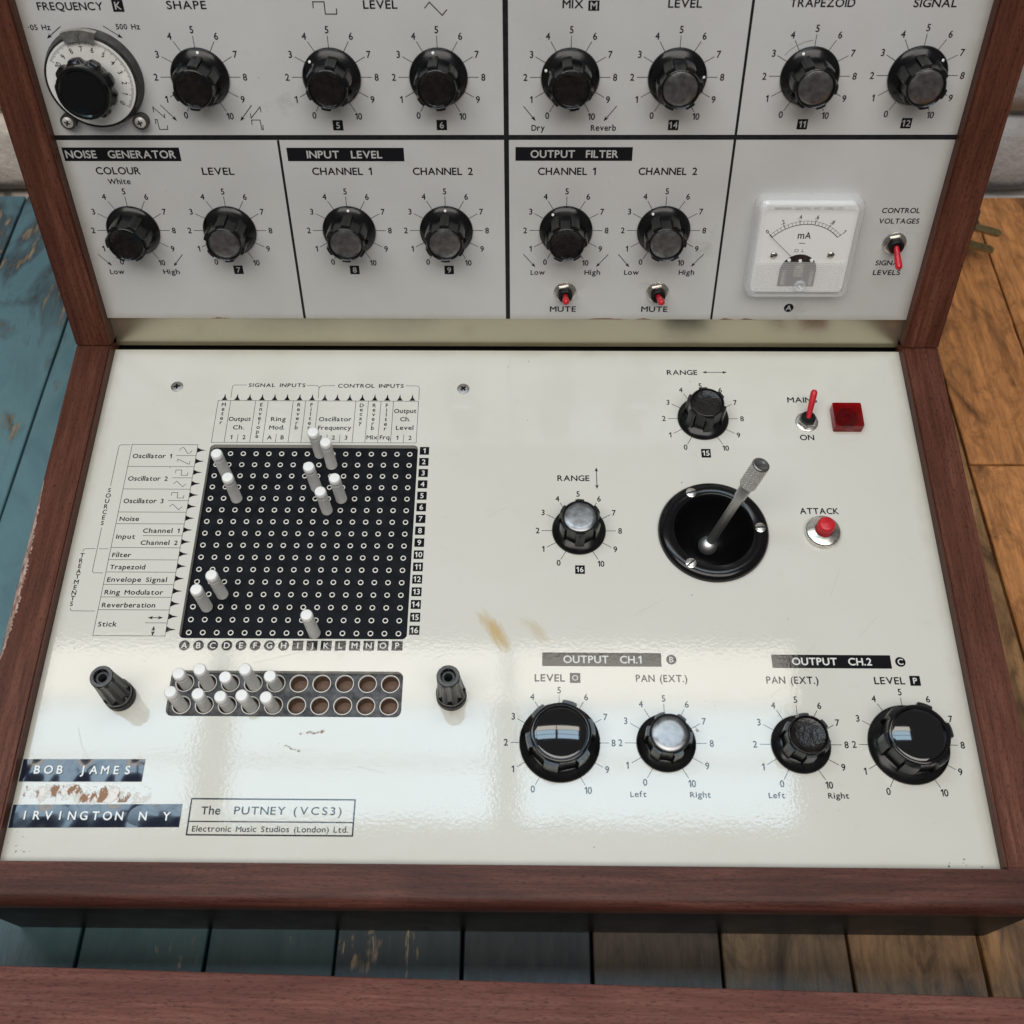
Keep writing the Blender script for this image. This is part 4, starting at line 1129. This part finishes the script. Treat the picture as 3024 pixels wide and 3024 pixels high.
hts = [(11.2, 16.0), (17.8, 14.25), (10.9, 11.75), (18.75, 16.0), (13.0, 13.05)]
for i in range(5):
    for j in range(2):
        f = PANEL @ Matrix.Translation((TX[i] + random.uniform(-.5, .5), TY[j] - .3, MZ + hts[i][j] - 20.8)) @ Matrix.Rotation(R(random.uniform(-3, 3)), 4, 'X') @ Matrix.Rotation(R(random.uniform(-3, 3)), 4, 'Y')
        o = share(pp, 'patch_pin', None, f)
        tag(o, 'white pin parked in storage tray, %s from its filled end, row %s the matrix' % (ORD[i], 'beside' if j == 0 else 'away from'), 'patch pin', 'pins parked in the storage tray')
for c in list(pp.children): bpy.data.objects.remove(c)
bpy.data.objects.remove(pp)

# ================================================================ lid in front, mains plug behind
mb = MB(); prof = [(-210, 0), (-210, 45), (-.9, 45), (-.25, 44.7), (0, 44.1), (0, 0)]; n = len(prof)
mb.add([(-330, y, z) for y, z in prof] + [(330, y, z) for y, z in prof], [[i, i + n, (i + 1) % n + n, (i + 1) % n] for i in range(n)] + [list(range(n)), list(range(2 * n - 1, n - 1, -1))])
ang = math.atan2(-40.2 + 31.5, 213.7 + 209.7)
lid = build('wooden_lid', mb, 'mahogany_lid', None, Matrix.Translation((0, -41.1, .2)) @ Matrix.Rotation(ang, 4, 'Z'), 40)
tag(lid, 'flat mahogany lid board lying on the table before the synthesizer', 'lid')

F = Matrix.Translation((303, 430, 17.4)) @ Matrix.Rotation(R(-24), 4, 'Z') @ Matrix.Rotation(R(90), 4, 'Y')
plug = build('mains_plug', MB().lathe([(7, -38), (8, -36), (9, -26), (15, -16), (17, -10), (17, 0), (16.2, 1), (14.2, 1), (13.6, -2.5), (.1, -2.6)], 48, cap0=True), 'plug_body', None, F, 40)
tag(plug, 'dark round mains plug with two brass blades on the brown planks', 'plug')
for s in (-1, 1):
    mb = MB().add([(s * 7 - .8, -3.2, -2), (s * 7 + .8, -3.2, -2), (s * 7 + .8, 3.2, -2), (s * 7 - .8, 3.2, -2), (s * 7 - .8, -3.2, 16), (s * 7 + .8, -3.2, 16), (s * 7 + .8, 3.2, 16), (s * 7 - .8, 3.2, 16), (s * 7 - .5, -1.8, 18), (s * 7 + .5, -1.8, 18), (s * 7 + .5, 1.8, 18), (s * 7 - .5, 1.8, 18)],
                  [[0, 1, 5, 4], [1, 2, 6, 5], [2, 3, 7, 6], [3, 0, 4, 7], [4, 5, 9, 8], [5, 6, 10, 9], [6, 7, 11, 10], [7, 4, 8, 11], [8, 9, 10, 11]])
    build('blade', mb, 'brass', plug, F, 0)
for x, y in ((-11, 5), (1, 8), (9.5, -6)):
    build('terminal_screw', MB().lathe([(2.6, -2.6), (2.6, -.5), (1.8, .6), (.1, .8)], 18, x, y), 'steel', plug, F, 50)
build('cord', MB().lathe([(3.2, -260), (3.2, -37)], 16, cap0=True), 'black_matt', plug, F @ Matrix.Rotation(R(0), 4, 'X'), 60)

for o in bpy.data.objects:
    if '_f' in o: del o['_f']
